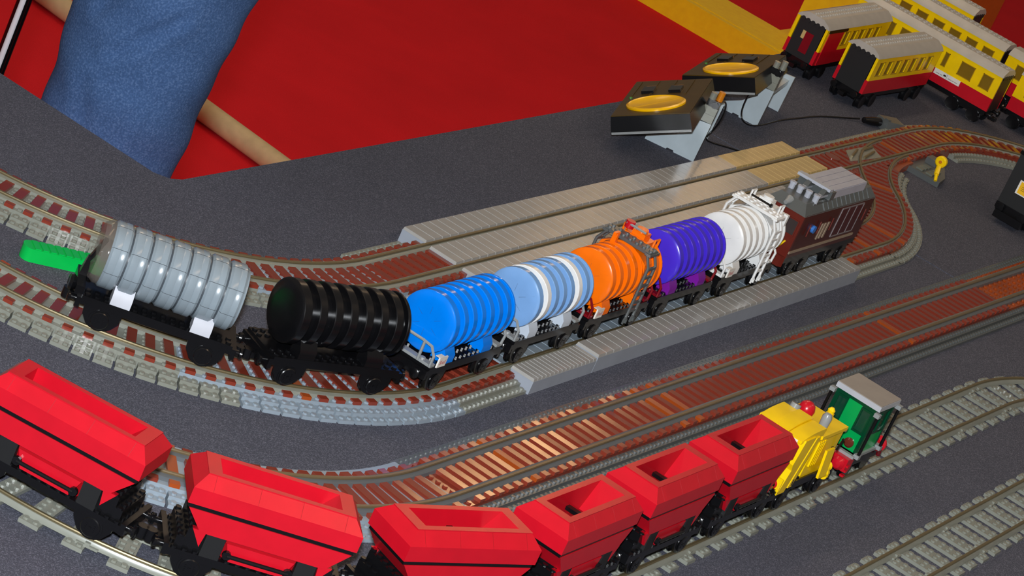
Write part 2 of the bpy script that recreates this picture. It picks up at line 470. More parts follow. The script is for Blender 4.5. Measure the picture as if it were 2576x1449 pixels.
# ------------------------------------------------------------------ platforms of smooth tiles
def platform(label, x0, x1, y0, y1, top, tile_len, rows, body_mat, tile_mat, tan_from=None, group=None):
    t = thing('platform', label, 'platform', ((x0 + x1) / 2, (y0 + y1) / 2, 0))
    hx, hy = (x1 - x0) / 2, (y1 - y0) / 2
    MB().box(-hx, hx, -hy, hy, 0, top - .36).build('body', body_mat, t, smooth=0)
    ry = (y1 - y0) / rows
    dat = {}
    for r_ in range(rows):
        k = 0; x = x0
        while x < x1 - .3:
            ln = min(tile_len, x1 - x)
            mm = TAN if (tan_from is not None and x >= tan_from) else tile_mat
            key = (round(ln, 2), mm.name)
            if key not in dat: dat[key] = MB().hull([(-ln / 2 + .02, -ry / 2 + .02), (ln / 2 - .02, -ry / 2 + .02), (ln / 2 - .02, ry / 2 - .02), (-ln / 2 + .02, ry / 2 - .02)], 0, [(-ln / 2 + .1, -ry / 2 + .1), (ln / 2 - .1, -ry / 2 + .1), (ln / 2 - .1, ry / 2 - .1), (-ln / 2 + .1, ry / 2 - .1)], .36).data('tile', mm, 0)
            o = inst(dat[key], 'tile', t, (x + ln / 2 - (x0 + x1) / 2, -hy + ry * (r_ + .5), top - .36))
            o.rotation_euler = (random.uniform(-.003, .003), random.uniform(-.004, .004), 0)
            x += tile_len; k += 1
    return t
PT = mat('platform tile', (158, 156, 152), 0.2, var=0.04)
PB = mat('platform side', (150, 156, 166), 0.28)
platform('pale grey platform strip along the far edge of the rearmost track', 14.2, 130, 70.55, 74.1, 2.0, 2, 1, PB, PT, 106)
platform('pale grey paving laid between the two rails of the rearmost track', 13.4, 130, 65.5, 69.55, 2.0, 2, 1, PB, PT, 106)
platform('wide pale grey platform between the two station tracks behind the tank wagons', 13.2, 110, 52.9, 64.5, 2.0, 2, 2, PB, PT)
platform('blue grey paving between the rails under the tank wagons', -4.6, 94, 47.8, 51.9, 1.62, 2, 1, BLEY, BLEY)
platform('low near end of the grey platform in front of the tank train', -4.3, 11.6, 43.6, 46.82, 2.0, 1, 1, PB, PT)
np_ = platform('long grey platform in front of the tank train with joints every two studs', 11.7, 94, 43.6, 46.82, 2.4, 2, 1, PB, PT)

# ================================================================== rolling stock
def wheelset_data():
    m = MB()
    for sd in (-1, 1):
        y = sd * 2.2
        m.lathe([(y - sd * .35, .9), (y - sd * .3, 1.32), (y - sd * .12, 1.32), (y - sd * .06, 1.12), (y + sd * .3, 1.08), (y + sd * .34, .82), (y + sd * .24, .74), (y + sd * .24, .0001)] if sd > 0 else
                [(y - sd * .35, .9), (y - sd * .3, 1.32), (y - sd * .12, 1.32), (y - sd * .06, 1.12), (y + sd * .3, 1.08), (y + sd * .34, .82), (y + sd * .24, .74), (y + sd * .24, .0001)][::-1], 24, 'y', (0, 0, 1.12))
    m.cyl((0, -2, 1.12), (0, 2, 1.12), .2, 8)
    return m.data('wheelset', BLACK)
WSET = wheelset_data()
def axle_cover_data():
    """rounded wheel guard with spring studs, outer side towards -y"""
    m = MB()
    m.prism([(-2.0, 2.5), (-1.9, 1.5), (-1.25, .55), (-.7, .2), (.7, .2), (1.25, .55), (1.9, 1.5), (2.0, 2.5)], 'y', -2.86, -2.62)
    m.lathe([(-3.08, .0001), (-3.08, .86), (-3.0, .95), (-2.92, .9), (-2.9, 1.15), (-2.7, 1.15)], 24, 'y', (0, 0, 1.2))
    for x in (-.42, .42):
        for k in range(4): m.box(x - .07, x + .07, -3.12, -3.06, .84 + .2 * k, .94 + .2 * k)
    m.box(-.14, .14, -3.14, -3.0, 1.12, 1.3)
    return m.data('axle_cover', BLACK)
COVER = axle_cover_data()
def running_gear(t, base, front=True, back=True, L=16.0, color=BLACK):
    for x in (-base / 2, base / 2):
        inst(WSET, 'wheelset', t, (x, 0, 0))
        inst(COVER, 'axle_cover', t, (x, 0, 0)); inst(COVER, 'axle_cover', t, (x, 0, 0), pi)
    for sd in (-1, 1):
        b = MB()
        x = sd * (L / 2)
        b.box(min(x, x + sd * .5), max(x, x + sd * .5), -3, 3, 1.9, 3.0)
        o = b.build('buffer_beam', color, t)
        for y in (-2, 2):
            f = MB(); f.lathe([(0, .0001), (0, .3), (.5, .3), (.55, .55), (.8, .6), (.9, .45), (.92, .0001)], 14, 'x')
            q = f.build('buffer', color, o); q.location = ((x + sd * .45) * S, y * S, 2.4 * S)
            if sd < 0: q.rotation_euler = (0, 0, pi)
        k = MB().box(min(x, x + sd * 1.1), max(x, x + sd * 1.1), -.5, .5, 1.5, 2.2).cyl((x + sd * 1.2, 0, 1.3), (x + sd * 1.2, 0, 2.4), .55, 12)
        k.build('coupling', color, t)

def seg_ring(mb, x0, x1, r, n=36):
    """a tank hoop with softly rounded edges"""
    w_ = x1 - x0; e = min(.07, w_ * .25)
    return mb.lathe([(x0, r - .8), (x0, r - e), (x0 + e, r), (x1 - e, r), (x1, r - e), (x1, r - .8)], n, 'x', (0, 0, ZT))
ZT = 7.25; RT = 3.42; LT = 13.6
def frame_rail(x, sd):
    """bar frame at one wagon end"""
    m = MB(); r = .17
    m.box(min(x, x - sd * 1.0), max(x, x - sd * 1.0), -2.9, 2.9, 3.3, 3.62)
    for y in (-1.5, 1.5): m.stud(x - sd * .5, y, 3.62)
    for s_ in (-1, 1):
        m.tube([(x, s_ * 2.8, 3.4), (x + sd * .1, s_ * 2.85, 4.7), (x + sd * .1, s_ * 2.2, 5.6), (x + sd * .1, s_ * .9, 5.75)], r, 6)
        m.tube([(x + sd * .1, s_ * 1.2, 5.72), (x, s_ * 1.2, 3.4)], r, 6)
    m.tube([(x + sd * .1, -.95, 5.75), (x + sd * .1, .95, 5.75)], r, 6)
    return m
def tank_wagon(label, s, body, frame_m, saddle_m, saddle2=None, rings=None, extra=None, sticker=False, cap=None, style='ribs'):
    x, y, h = pa.at(s)
    t = thing('tank_wagon', label, 'tank wagon', (x, y, 2.0), h + pi)
    m = MB().box(-8, 8, -2.7, 2.7, 2.75, 3.25).box(-8, 8, -3.0, -2.7, 2.35, 3.28).box(-8, 8, 2.7, 3.0, 2.35, 3.28)
    m.build('chassis', BLACK, t)
    m = MB()
    for i in range(16):
        for yy in (-2.5, -1.5, 1.5, 2.5): m.stud(-7.5 + i, yy, 3.26)
    m.build('chassis_studs', BLACK, t, kind='stuff')
    running_gear(t, 11.0)
    core = MB()
    c = cap or body
    if style == 'ribs':
        core.lathe([(-LT / 2 + .2, RT - .75), (LT / 2 - .2, RT - .75)], 40, 'x', (0, 0, ZT)).build('tank_shell', body, t)
        n = 7; p_ = LT / n
        for i in range(n):
            a = -LT / 2 + i * p_
            mm = (rings[i] if rings else body)
            seg_ring(MB(), a + p_ * .02 if i else a, a + p_ * .52, RT).build('tank_hoop', mm, t)
        seg_ring(MB(), LT / 2 - .35, LT / 2, RT).build('tank_hoop', body, t)
        for sd in (-1, 1):
            e = sd * LT / 2
            prof = [(e - sd * .3, RT - .25), (e + sd * .02, RT - .06), (e + sd * .16, RT - .35), (e + sd * .22, RT - 1.3), (e + sd * .24, .0001)]
            if sd < 0: prof = prof[::-1]
            o = MB().lathe(prof, 40, 'x', (0, 0, ZT)).build('end_cap', c, t)
            if c is BLACK: continue
            q = MB()
            for k in range(3):
                a = pi / 3 * k + .5
                for s_ in (-1, 1):
                    q.tube([(e + sd * .235, s_ * cos(a) * .9, ZT + s_ * sin(a) * .9), (e + sd * .205, s_ * cos(a) * 2.2, ZT + s_ * sin(a) * 2.2), (e + sd * .165, s_ * cos(a) * 2.85, ZT + s_ * sin(a) * 2.85)], .012, 4)
            q.build('cap_joint', mat('panel joint', (40, 40, 44), 0.6), o)
    else:
        L2 = 14.3
        core.lathe([(-L2 / 2 + .8, RT - .35), (L2 / 2 - .2, RT - .35)], 40, 'x', (0, 0, ZT)).build('tank_shell', mat('dark tank gap', (70, 76, 82), 0.3), t)
        n = 7; p_ = L2 / n
        for i in range(n):
            a = -L2 / 2 + i * p_ + .04; b = a + p_ - .2
            r = MB().lathe([(a, RT - .6), (a, RT - .12), (a + .25, RT + .1), (a + .95, RT + .1), (a + 1.0, RT + .07), (a + 1.05, RT + .1), (b - .25, RT + .1), (b, RT - .12), (b, RT - .6)], 40, 'x', (0, 0, ZT)).build('tank_hoop', body, t)
            q = MB()
            for k in range(8):
                an = pi / 4 * k + .2
                q.tube([(a + .05, cos(an) * (RT - .1), ZT + sin(an) * (RT - .1)), (a + .25, cos(an) * (RT + .095), ZT + sin(an) * (RT + .095)), (b - .25, cos(an) * (RT + .095), ZT + sin(an) * (RT + .095)), (b - .05, cos(an) * (RT - .1), ZT + sin(an) * (RT - .1))], .022, 4)
            q.build('hoop_joint', mat('panel joint', (40, 40, 44), 0.6), r)
        e = L2 / 2
        MB().lathe([(e - .3, RT - .2), (e + .05, RT - .3), (e + .3, RT - 1.2), (e + .34, .0001)], 40, 'x', (0, 0, ZT)).build('end_cap', body, t)
        MB().lathe([(-e - .9, RT - .5), (-e - .3, RT - .1), (-e + .1, RT - .1)], 40, 'x', (0, 0, ZT)).build('end_cap', SMOKE, t, label='smoked see-through end ring')
    # saddles
    for i, xs in enumerate((-5.2, 3.3)):
        for sd in (-1, 1):
            m = MB(); pr_ = [(sd * 1.2, 3.28), (sd * 2.95, 3.28), (sd * 2.95, 4.15), (sd * 2.3, 5.15), (sd * 1.2, 4.6)]
            m.prism(pr_, 'x', xs, xs + 2.1)
            m.build('saddle', (saddle2 or saddle_m) if sd else saddle_m, t)
    if frame_m:
        frame_rail(-8.0, -1).build('end_railing', frame_m, t); frame_rail(8.0, 1).build('end_railing', frame_m, t)
    if sticker:
        o = MB().prism([(-3.2, 3.3), (-3.2, 4.5), (-3.02, 4.5), (-3.02, 3.3)], 'x', -7.0, -5.2).build('name_plate', PAPER, t)
        MB().box(-7.05, -5.9, -3.2, -2.6, 4.5, 4.56).build('plate_top', PAPER, o)
        text('lettering', 'Shell', .72, PRINT, o, frame((-6.1, -3.215, 3.86), (1, 0, 0), (0, 0, 1)))
    if extra: extra(t)
    return t

def ladder_and_walk(t, m_lad, m_walk, hatch, lx):
    # side ladder from walkway down to the chassis
    for sd in (-1, 1):
        m = MB()
        for xx in (lx, lx + 2.0): m.tube([(xx, sd * 2.9, 10.9), (xx, sd * 3.75, 9.4), (xx, sd * 3.85, 2.6)], .19, 6)
        o = m.build('ladder', m_lad, t)
        for k in range(6):
            MB().box(lx, lx + 2.0, sd * 3.8 - .12, sd * 3.8 + .12, 3.3 + k * 1.15, 3.62 + k * 1.15).build('rung', m_lad, o)
        q = MB()
        for xx in (lx, lx + 2.0):
            for s_ in (-1, 1): q.tube([(xx, sd * 3.85, 2.7), (xx + s_ * .38, sd * 3.9, 2.35), (xx + s_ * .36, sd * 3.9, 1.85)], .15, 6)
        q.build('ladder_clip', m_lad, o)
        MB().box(lx - .3, lx + 2.3, sd * 3.1 - .4, sd * 3.1 + .4, 10.7, 11.0).build('ladder_head', m_lad, o)
    m = MB().box(lx - .1, lx + 2.1, -3.3, 3.3, 10.75, 11.15)
    o = m.build('walkway', m_walk, t)
    q = MB()
    for i in range(7):
        for xx in (lx + .5, lx + 1.5): q.stud(xx, -3 + i, 11.15)
    q.build('walkway_studs', m_walk, o, kind='stuff')
    # hatch block behind the walkway
    h_ = MB().box(lx + 2.1, lx + 4.2, -1.7, 1.7, 10.5, 11.3).box(lx + 2.3, lx + 4.0, -.9, .9, 11.3, 11.9).build('hatch', hatch, t)
    MB().cyl((lx + 3.1, 0, 11.9), (lx + 3.1, 0, 12.25), .75, 14).build('hatch_lid', hatch, h_)
    for sd in (-1, 1):
        MB().tube([(lx + 2.6, sd * 2.2, 10.6), (lx + 2.6, sd * 2.2, 11.9), (lx + 3.8, sd * 2.2, 11.9), (lx + 3.8, sd * 2.2, 10.6)], .16, 6).build('hand_rail', hatch, t)
        MB().prism([(sd * 1.6, 10.4), (sd * 3.2, 9.4), (sd * 3.45, 8.4), (sd * 2.6, 9.6)], 'x', lx + .2, lx + 1.9).build('walkway_bracket', hatch, t)
def orange_extra(t):
    ladder_and_walk(t, DGREY, DGREY, ORANGE, .8)
    MB().cyl((3.4, 1.6, 11.6), (3.4, 1.6, 12.5), .6, 12).build('red_valve', RED, t)
    MB().tube([(3.0, -.9, 12.2), (3.0, 1.9, 12.2)], .16, 6).build('valve_lever', GREY, t)
    MB().box(-1.0, -.4, .8, 1.4, 10.4, 11.7).box(-1.3, -.1, .9, 1.3, 11.5, 11.8).build('tap', ORANGE, t)
def white_extra(t):
    ladder_and_walk(t, WHITE, WHITE, WHITE, 1.0)
    MB().tube([(2.4, -1.3, 11.7), (2.4, 1.7, 11.7)], .15, 6).cyl((2.4, -1.5, 11.7), (2.4, -1.2, 11.7), .28, 8).build('black_lever', BLACK, t)
    q = MB()
    for i in range(6):
        for k in range(4): q.stud(4.0 + k * .8, -2.5 + i, 10.4 - .09 * (abs(-2.5 + i) ** 2) * .35)
    q.build('top_studs', WHITE, t, kind='stuff')
    MB().box(3.6, 6.8, -2.2, 2.2, 9.9, 10.5).build('top_plate', WHITE, t)
    for sd in (-1, 1): MB().box(6.0, 6.6, sd * 2.6 - .3, sd * 2.6 + .3, 9.0, 10.6).build('clip', WHITE, t)

LW = [LBLUE, WHITE, LBLUE, LBLUE, LBLUE, WHITE, LBLUE]
PITCH = 18.75
def s_at(x): return 112 - x
tank_wagon('white tank wagon with ladder and studded walkway next to the brown locomotive', s_at(57.9), WHITE, WHITE, WHITE, extra=white_extra, sticker=True)
tank_wagon('violet ribbed tank wagon with dark red end frames', s_at(38.9), PURPLE, DRED, PURP2)
tank_wagon('orange tank wagon with dark grey ladder and walkway over the top', s_at(20.2), ORANGE, DRED, ORANGE, extra=orange_extra, sticker=True)
tank_wagon('pale blue tank wagon with white hoops and light grey end frames', s_at(1.7), LBLUE, GREY, mat('pale saddle plastic', (190, 200, 212), .25), rings=LW)
tank_wagon('bright blue ribbed tank wagon with a white name plate', s_at(-17.6), BLUE, GREY, BLUE, sticker=True)
tank_wagon('glossy black ribbed tank wagon behind the bright blue one', s_at(-37.0), BLACK, None, BLACK)
def grey_extra(t):
    # brake stand and coupling gear at the free end
    m = MB().box(-8.9, -8.0, -2.6, 2.6, 3.0, 4.0).hull([(-8.8, .2), (-7.9, .2), (-7.9, 1.4), (-8.8, 1.4)], 4.0, [(-8.5, .5), (-8.2, .5), (-8.2, 1.1), (-8.5, 1.1)], 6.0)
    m.build('brake_stand', BLACK, t)
    MB().hull([(-8.5, .6), (-8.1, .6), (-8.1, 1.2), (-8.5, 1.2)], 5.6, [(-7.6, .2), (-7.2, .2), (-7.2, .9), (-7.6, .9)], 8.4).build('brake_lever', BLACK, t)
    MB().lathe([(-9.6, .0001), (-9.6, .7), (-9.3, .9), (-8.9, .6), (-8.9, .0001)], 14, 'x', (0, -1.4, 3.6)).build('air_hose_reel', BLACK, t)
tank_wagon('blue grey tank wagon of seven wide hoops at the tail of the train', s_at(-56.0), GTANK, None, mat('pale saddle grey', (190, 192, 200), .25), extra=grey_extra, style='wide')

# ------------------------------------------------------------------ brown locomotive
def brown_loco():
    t = thing('locomotive', 'brown box locomotive with grey roof equipment standing by the crossover', 'locomotive', (83.0, YA, 2.0))
    L = 12.6
    MB().box(-L, L, -2.9, 2.9, 2.4, 3.3).build('chassis', BLACK, t)
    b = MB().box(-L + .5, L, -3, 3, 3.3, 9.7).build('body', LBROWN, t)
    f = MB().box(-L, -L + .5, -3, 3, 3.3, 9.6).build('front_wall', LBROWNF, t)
    MB().hull([(-L - .6, -2.6), (-L, -3), (-L, 3), (-L - .6, 2.6)], 2.0, [(-L - .6, -2.6), (-L, -3), (-L, 3), (-L - .6, 2.6)], 3.5).build('front_apron', LBROWNF, t)
    for y in (-1.75, 0.55):
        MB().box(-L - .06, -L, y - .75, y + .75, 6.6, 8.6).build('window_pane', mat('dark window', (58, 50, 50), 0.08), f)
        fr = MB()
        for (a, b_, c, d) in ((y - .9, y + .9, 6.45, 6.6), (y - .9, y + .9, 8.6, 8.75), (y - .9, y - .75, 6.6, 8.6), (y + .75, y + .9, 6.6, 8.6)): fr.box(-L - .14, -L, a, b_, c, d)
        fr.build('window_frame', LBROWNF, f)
    dr = MB().box(-L - .12, -L, 1.6, 2.75, 3.8, 9.0).build('door', LBROWNF, f)
    MB().tube([(-L - .3, 1.8, 5.2), (-L - .3, 1.8, 6.4)], .07, 6).build('door_handle', LBROWN, dr)
    MB().tube([(-L - .35, -1.0, 3.5), (-L - .35, -2.05, 5.6)], .13, 6).build('yellow_lever', YELL, t)
    MB().cyl((-L - .35, -.8, 3.1), (-L - .1, -.8, 3.1), .5, 12).build('lamp_cup', LBROWN, t)
    # roof
    r = MB().hull([(-L - .1, -3.05), (L + .1, -3.05), (L + .1, 3.05), (-L - .1, 3.05)], 9.6, [(-L + 1.2, -2.0), (L - .8, -2.0), (L - .8, 2.0), (-L + 1.2, 2.0)], 10.9).build('roof', DGREY, t)
    for i in range(11):
        MB().hull([(-6 + i * 1.6, -3.0), (-4.75 + i * 1.6, -3.0), (-4.75 + i * 1.6, -2.1), (-6 + i * 1.6, -2.1)], 9.8, [(-6 + i * 1.6, -2.1), (-4.75 + i * 1.6, -2.1), (-4.75 + i * 1.6, -2.05), (-6 + i * 1.6, -2.05)], 10.95).build('roof_grille', DGREY, r)
    MB().cyl((-L - .2, .3, 10.1), (-L + 1.0, .3, 10.4), .28, 12, .62).build('headlamp', GREY, t)
    # roof equipment
    q = thing_part('roof_gear', t)
    for y in (-1.9, -.65, .65, 1.9):
        MB().cyl((-8.4, y, 10.6), (-8.4, y, 11.6), .42, 10).cyl((-8.4, y, 11.6), (-8.4, y, 11.9), .5, 10).build('insulator', mat('pale gear plastic', (176, 180, 190), .25), q)
    for y in (-1.9, .6):
        MB().box(-8.2, -4.2, y - .25, y + .25, 11.4, 11.9).build('collector_arm', mat('pale gear plastic', (176, 180, 190), .25), q)
        MB().hull([(-7.4, y - .4), (-5.0, y - .4), (-5.0, y + .4), (-7.4, y + .4)], 11.9, [(-6.6, y - .3), (-5.6, y - .3), (-5.6, y + .3), (-6.6, y + .3)], 12.5).build('arm_knuckle', DGREY, q)
    MB().box(-6.4, -5.3, -2.6, 2.6, 12.4, 12.8).build('collector_bar', mat('pale gear plastic', (176, 180, 190), .25), q)
    MB().box(-5.0, -3.6, -2.6, 2.6, 11.0, 12.2).build('gear_base', DGREY, q)
    for y in (-2, -1, 0, 1, 2): MB().cyl((-4.3, y, 12.2), (-4.3, y, 12.5), .32, 10).build('gear_stud', mat('pale gear plastic', (176, 180, 190), .25), q)
    v = MB().box(-3.2, 8.6, -2.2, 2.2, 10.8, 12.0).build('vent_box', mat('pale vent plastic', (176, 178, 190), .25), t)
    for k in range(4):
        MB().box(-3.1, 8.5, -2.15 + k * 1.1, -1.15 + k * 1.1, 12.0, 12.14).build('vent_slat', MAT['pale vent plastic'], v)
    # side trims on the near side
    MB().box(-L + .2, 10.2, -3.12, -3.0, 4.0, 4.35).build('pale_stripe', mat('stone trim', (150, 132, 112), .35), t)
    for x in (-4.4, -3.4, -2.2): MB().hull([(x, -3.1), (x + .5, -3.1), (x + .5, -3.0), (x, -3.0)], 5.2, [(x + .05, -3.1), (x + .55, -3.1), (x + .55, -3.0), (x + .05, -3.0)], 7.6).build('vent_bar', MAT['stone trim'], t)
    MB().cyl((-7.4, -3.35, 7.2), (-7.4, -3.0, 7.2), .55, 14).build('blue_disc', BLUEDOT, t)
    fr = MB()
    x0, x1, z0, z1 = 1.2, 9.0, 4.9, 9.2
    for xx in (x0, (x0 * 2 + x1) / 3, (x0 + 2 * x1) / 3, x1): fr.box(xx - .08, xx + .08, -3.1, -3.0, z0, z1)
    fr.box(x0, x1, -3.1, -3.0, z0 - .1, z0 + .06).box(x0, x1, -3.1, -3.0, z1 - .06, z1 + .1)
    g = fr.build('grille_frame', mat('grey trim', (130, 122, 124), .3), t)
    for k in range(3): MB().box(x0 + .1 + k * 2.6, x0 + 2.5 + k * 2.6, -3.05, -3.0, z0, z1).build('grille_panel', mat('dull maroon', (70, 22, 26), .3), g)
    for x in (-9.4, -5.8, -1.4, 10.4): MB().tube([(x, -3.2, 8.2), (x, -3.25, 6.4)], .1, 6).build('grab_rail', LBROWNF, t)
    for xc in (-7.0, 7.0):
        bg_ = MB().box(xc - 4, xc + 4, -2.6, 2.6, 1.2, 2.4).build('bogie_frame', BLACK, t)
        for dx in (-2, 2): inst(WSET, 'wheelset', bg_, (xc + dx, 0, 0))
        for dx in (-2, 2):
            inst(COVER, 'axle_cover', bg_, (xc + dx, 0, 0)); inst(COVER, 'axle_cover', bg_, (xc + dx, 0, 0), pi)
    for sd in (-1, 1): MB().cyl((L, sd * 2, 2.6), (L + 1.2, sd * 2, 2.6), .55, 12).build('buffer', BLACK, t)
    MB().box(-L - 1.4, -L, -.5, .5, 1.4, 2.2).build('coupling', BLACK, t)
def thing_part(name, parent):
    """a small mounting plate that carries the sub-parts"""
    return MB().box(-9.2, -3.4, -2.3, 2.3, 10.55, 10.75).build(name, DGREY, parent)
brown_loco()

# ------------------------------------------------------------------ red hopper wagons
def hopper():
    t = thing('hopper_wagon', 'x', 'hopper wagon', (0, 0, 1.2))
    co = [(-8, -3.1), (8, -3.1), (8, 3.1), (-8, 3.1)]
    ri = [(-7, -2.1), (7, -2.1), (7, 2.1), (-7, 2.1)]
    inn = [(-5.7, -1.45), (5.7, -1.45), (5.7, 1.45), (-5.7, 1.45)]
    z0, z1, z2 = 7.45, 9.05, 10.3
    vs = []; fs = []
    rings = [(co, z0), (co, z1), (ri, z2 - .12), (ri, z2), (inn, z2), ([(-5.7, -1.35), (2.6, -1.35), (2.6, 1.35), (-5.7, 1.35)], 6.6)]
    for r, z in rings: vs += [(a, b, z) for a, b in r]
    for k in range(len(rings) - 1):
        for i in range(4): fs.append((k * 4 + i, k * 4 + (i + 1) % 4, k * 4 + 4 + (i + 1) % 4, k * 4 + 4 + i))
    n = len(rings) * 4
    fs += [(3, 2, 1, 0), (n - 4, n - 3, n - 2, n - 1)]
    MB().add(vs, fs).build('collar', RED, t, smooth=0)
    # pale seams between the slope bricks
    q = MB()
    for x in (-6.2, -2, 2, 6.2):
        for sd in (-1, 1): q.tube([(x, sd * 3.105, z1), (x, sd * 2.105, z2 - .1)], .02, 4)
    q.build('collar_seam', mat('seam red', (150, 10, 20), .4), t, kind='stuff')
    MB().box(-.35, .35, -1.38, 1.38, 8.2, 8.6).build('inner_bar', BLACK, t)
    MB().box(-7.8, 7.8, -2.95, 2.95, 7.02, z0).build('black_band', BLACK, t)
    # lower band with slanting ends
    MB().hull([(-5.9, -3.05), (5.9, -3.05), (5.9, 3.05), (-5.9, 3.05)], 4.95, [(-7.7, -3.05), (7.7, -3.05), (7.7, 3.05), (-7.7, 3.05)], 7.02).build('lower_band', RED, t, smooth=0)
    MB().box(-3.3, 3.3, -2.75, 2.75, 4.5, 4.95).build('shadow_step', REDD, t)  # darker red puts the overhang's shadow into the colour
    # middle chute panel and the black side boxes
    for sd in (-1, 1):
        MB().prism([(-3.2, 4.6), (3.2, 4.6), (2.5, 2.9), (-2.5, 2.9)], 'y', sd * 2.95, sd * 2.6).build('chute_panel', RED, t)
        for sx_ in (-1, 1):
            MB().box(min(sx_ * 3.4, sx_ * 5.2), max(sx_ * 3.4, sx_ * 5.2), min(sd * 2.2, sd * 3.0), max(sd * 2.2, sd * 3.0), 2.7, 4.95).build('side_box', BLACKM, t)
            MB().prism([(sx_ * 5.3, 5.1), (sx_ * 6.6, 5.1), (sx_ * 5.5, 3.5)], 'y', sd * 2.95, sd * 2.3).build('corner_gusset', RED, t)
            MB().cyl((sx_ * 2.9, sd * 3.0, 3.6), (sx_ * 2.9, sd * 3.4, 3.6), .42, 10).build('rail_socket', BLACK, t)
        MB().tube([(-2.9, sd * 3.3, 3.6), (2.9, sd * 3.3, 3.6)], .2, 8).build('hand_rail', BLACK, t)
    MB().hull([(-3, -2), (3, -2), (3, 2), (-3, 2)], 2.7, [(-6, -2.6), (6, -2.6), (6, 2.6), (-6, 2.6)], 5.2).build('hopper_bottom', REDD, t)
    for sx_ in (-1, 1):
        q = MB()
        for k in range(4):
            a, b = 4.6 + k * .75, 5.35 + k * .75
            q.box(min(sx_ * a, sx_ * b), max(sx_ * a, sx_ * b), -2.6, 2.6, 2.7, 6.9 - k * 1.0)
            for i in range(6): q.stud(sx_ * (a + .38), -2.5 + i, 6.9 - k * 1.0)
        q.build('end_steps', BLACK, t)
    m = MB().box(-8, 8, -3, 3, 1.95, 2.7)
    for i in range(16):
        for y in (-2.7, 2.7): m.stud(-7.5 + i, y, 2.7)
    for sx_ in (-1, 1):
        for y in (-1.5, -.5, .5, 1.5): m.stud(sx_ * 7.5, y, 2.7)
    m.build('chassis', BLACK, t)
    running_gear(t, 11.0)
    return t
hp = hopper()
HX = lambda x: (79 - x) / cos(.01697)
sv = [HX(-7.6), HX(-26.8), HX(-45.8), HX(-46.2) + 19.2, HX(-46.2) + 38.3, HX(-46.2) + 57.2]
labels = ['red hopper wagon coupled next to the yellow crane wagon', 'second red hopper wagon behind the yellow crane wagon',
          'third red hopper wagon behind the yellow crane wagon, above bare grey track', 'red hopper wagon at the bottom edge, just entering the curve',
          'red hopper wagon on the curve, second from the left edge', 'leftmost red hopper wagon, cut off by the edge of the picture']
for i, (s_, lb) in enumerate(zip(sv, labels)):
    o = hp if i == 0 else copy_tree(hp)
    x, y, h = pe.at(s_); o.location = (x * S, y * S, 1.2 * S); o.rotation_euler = (0, 0, h + pi); o['label'] = lb; o['group'] = 'red hopper wagons'

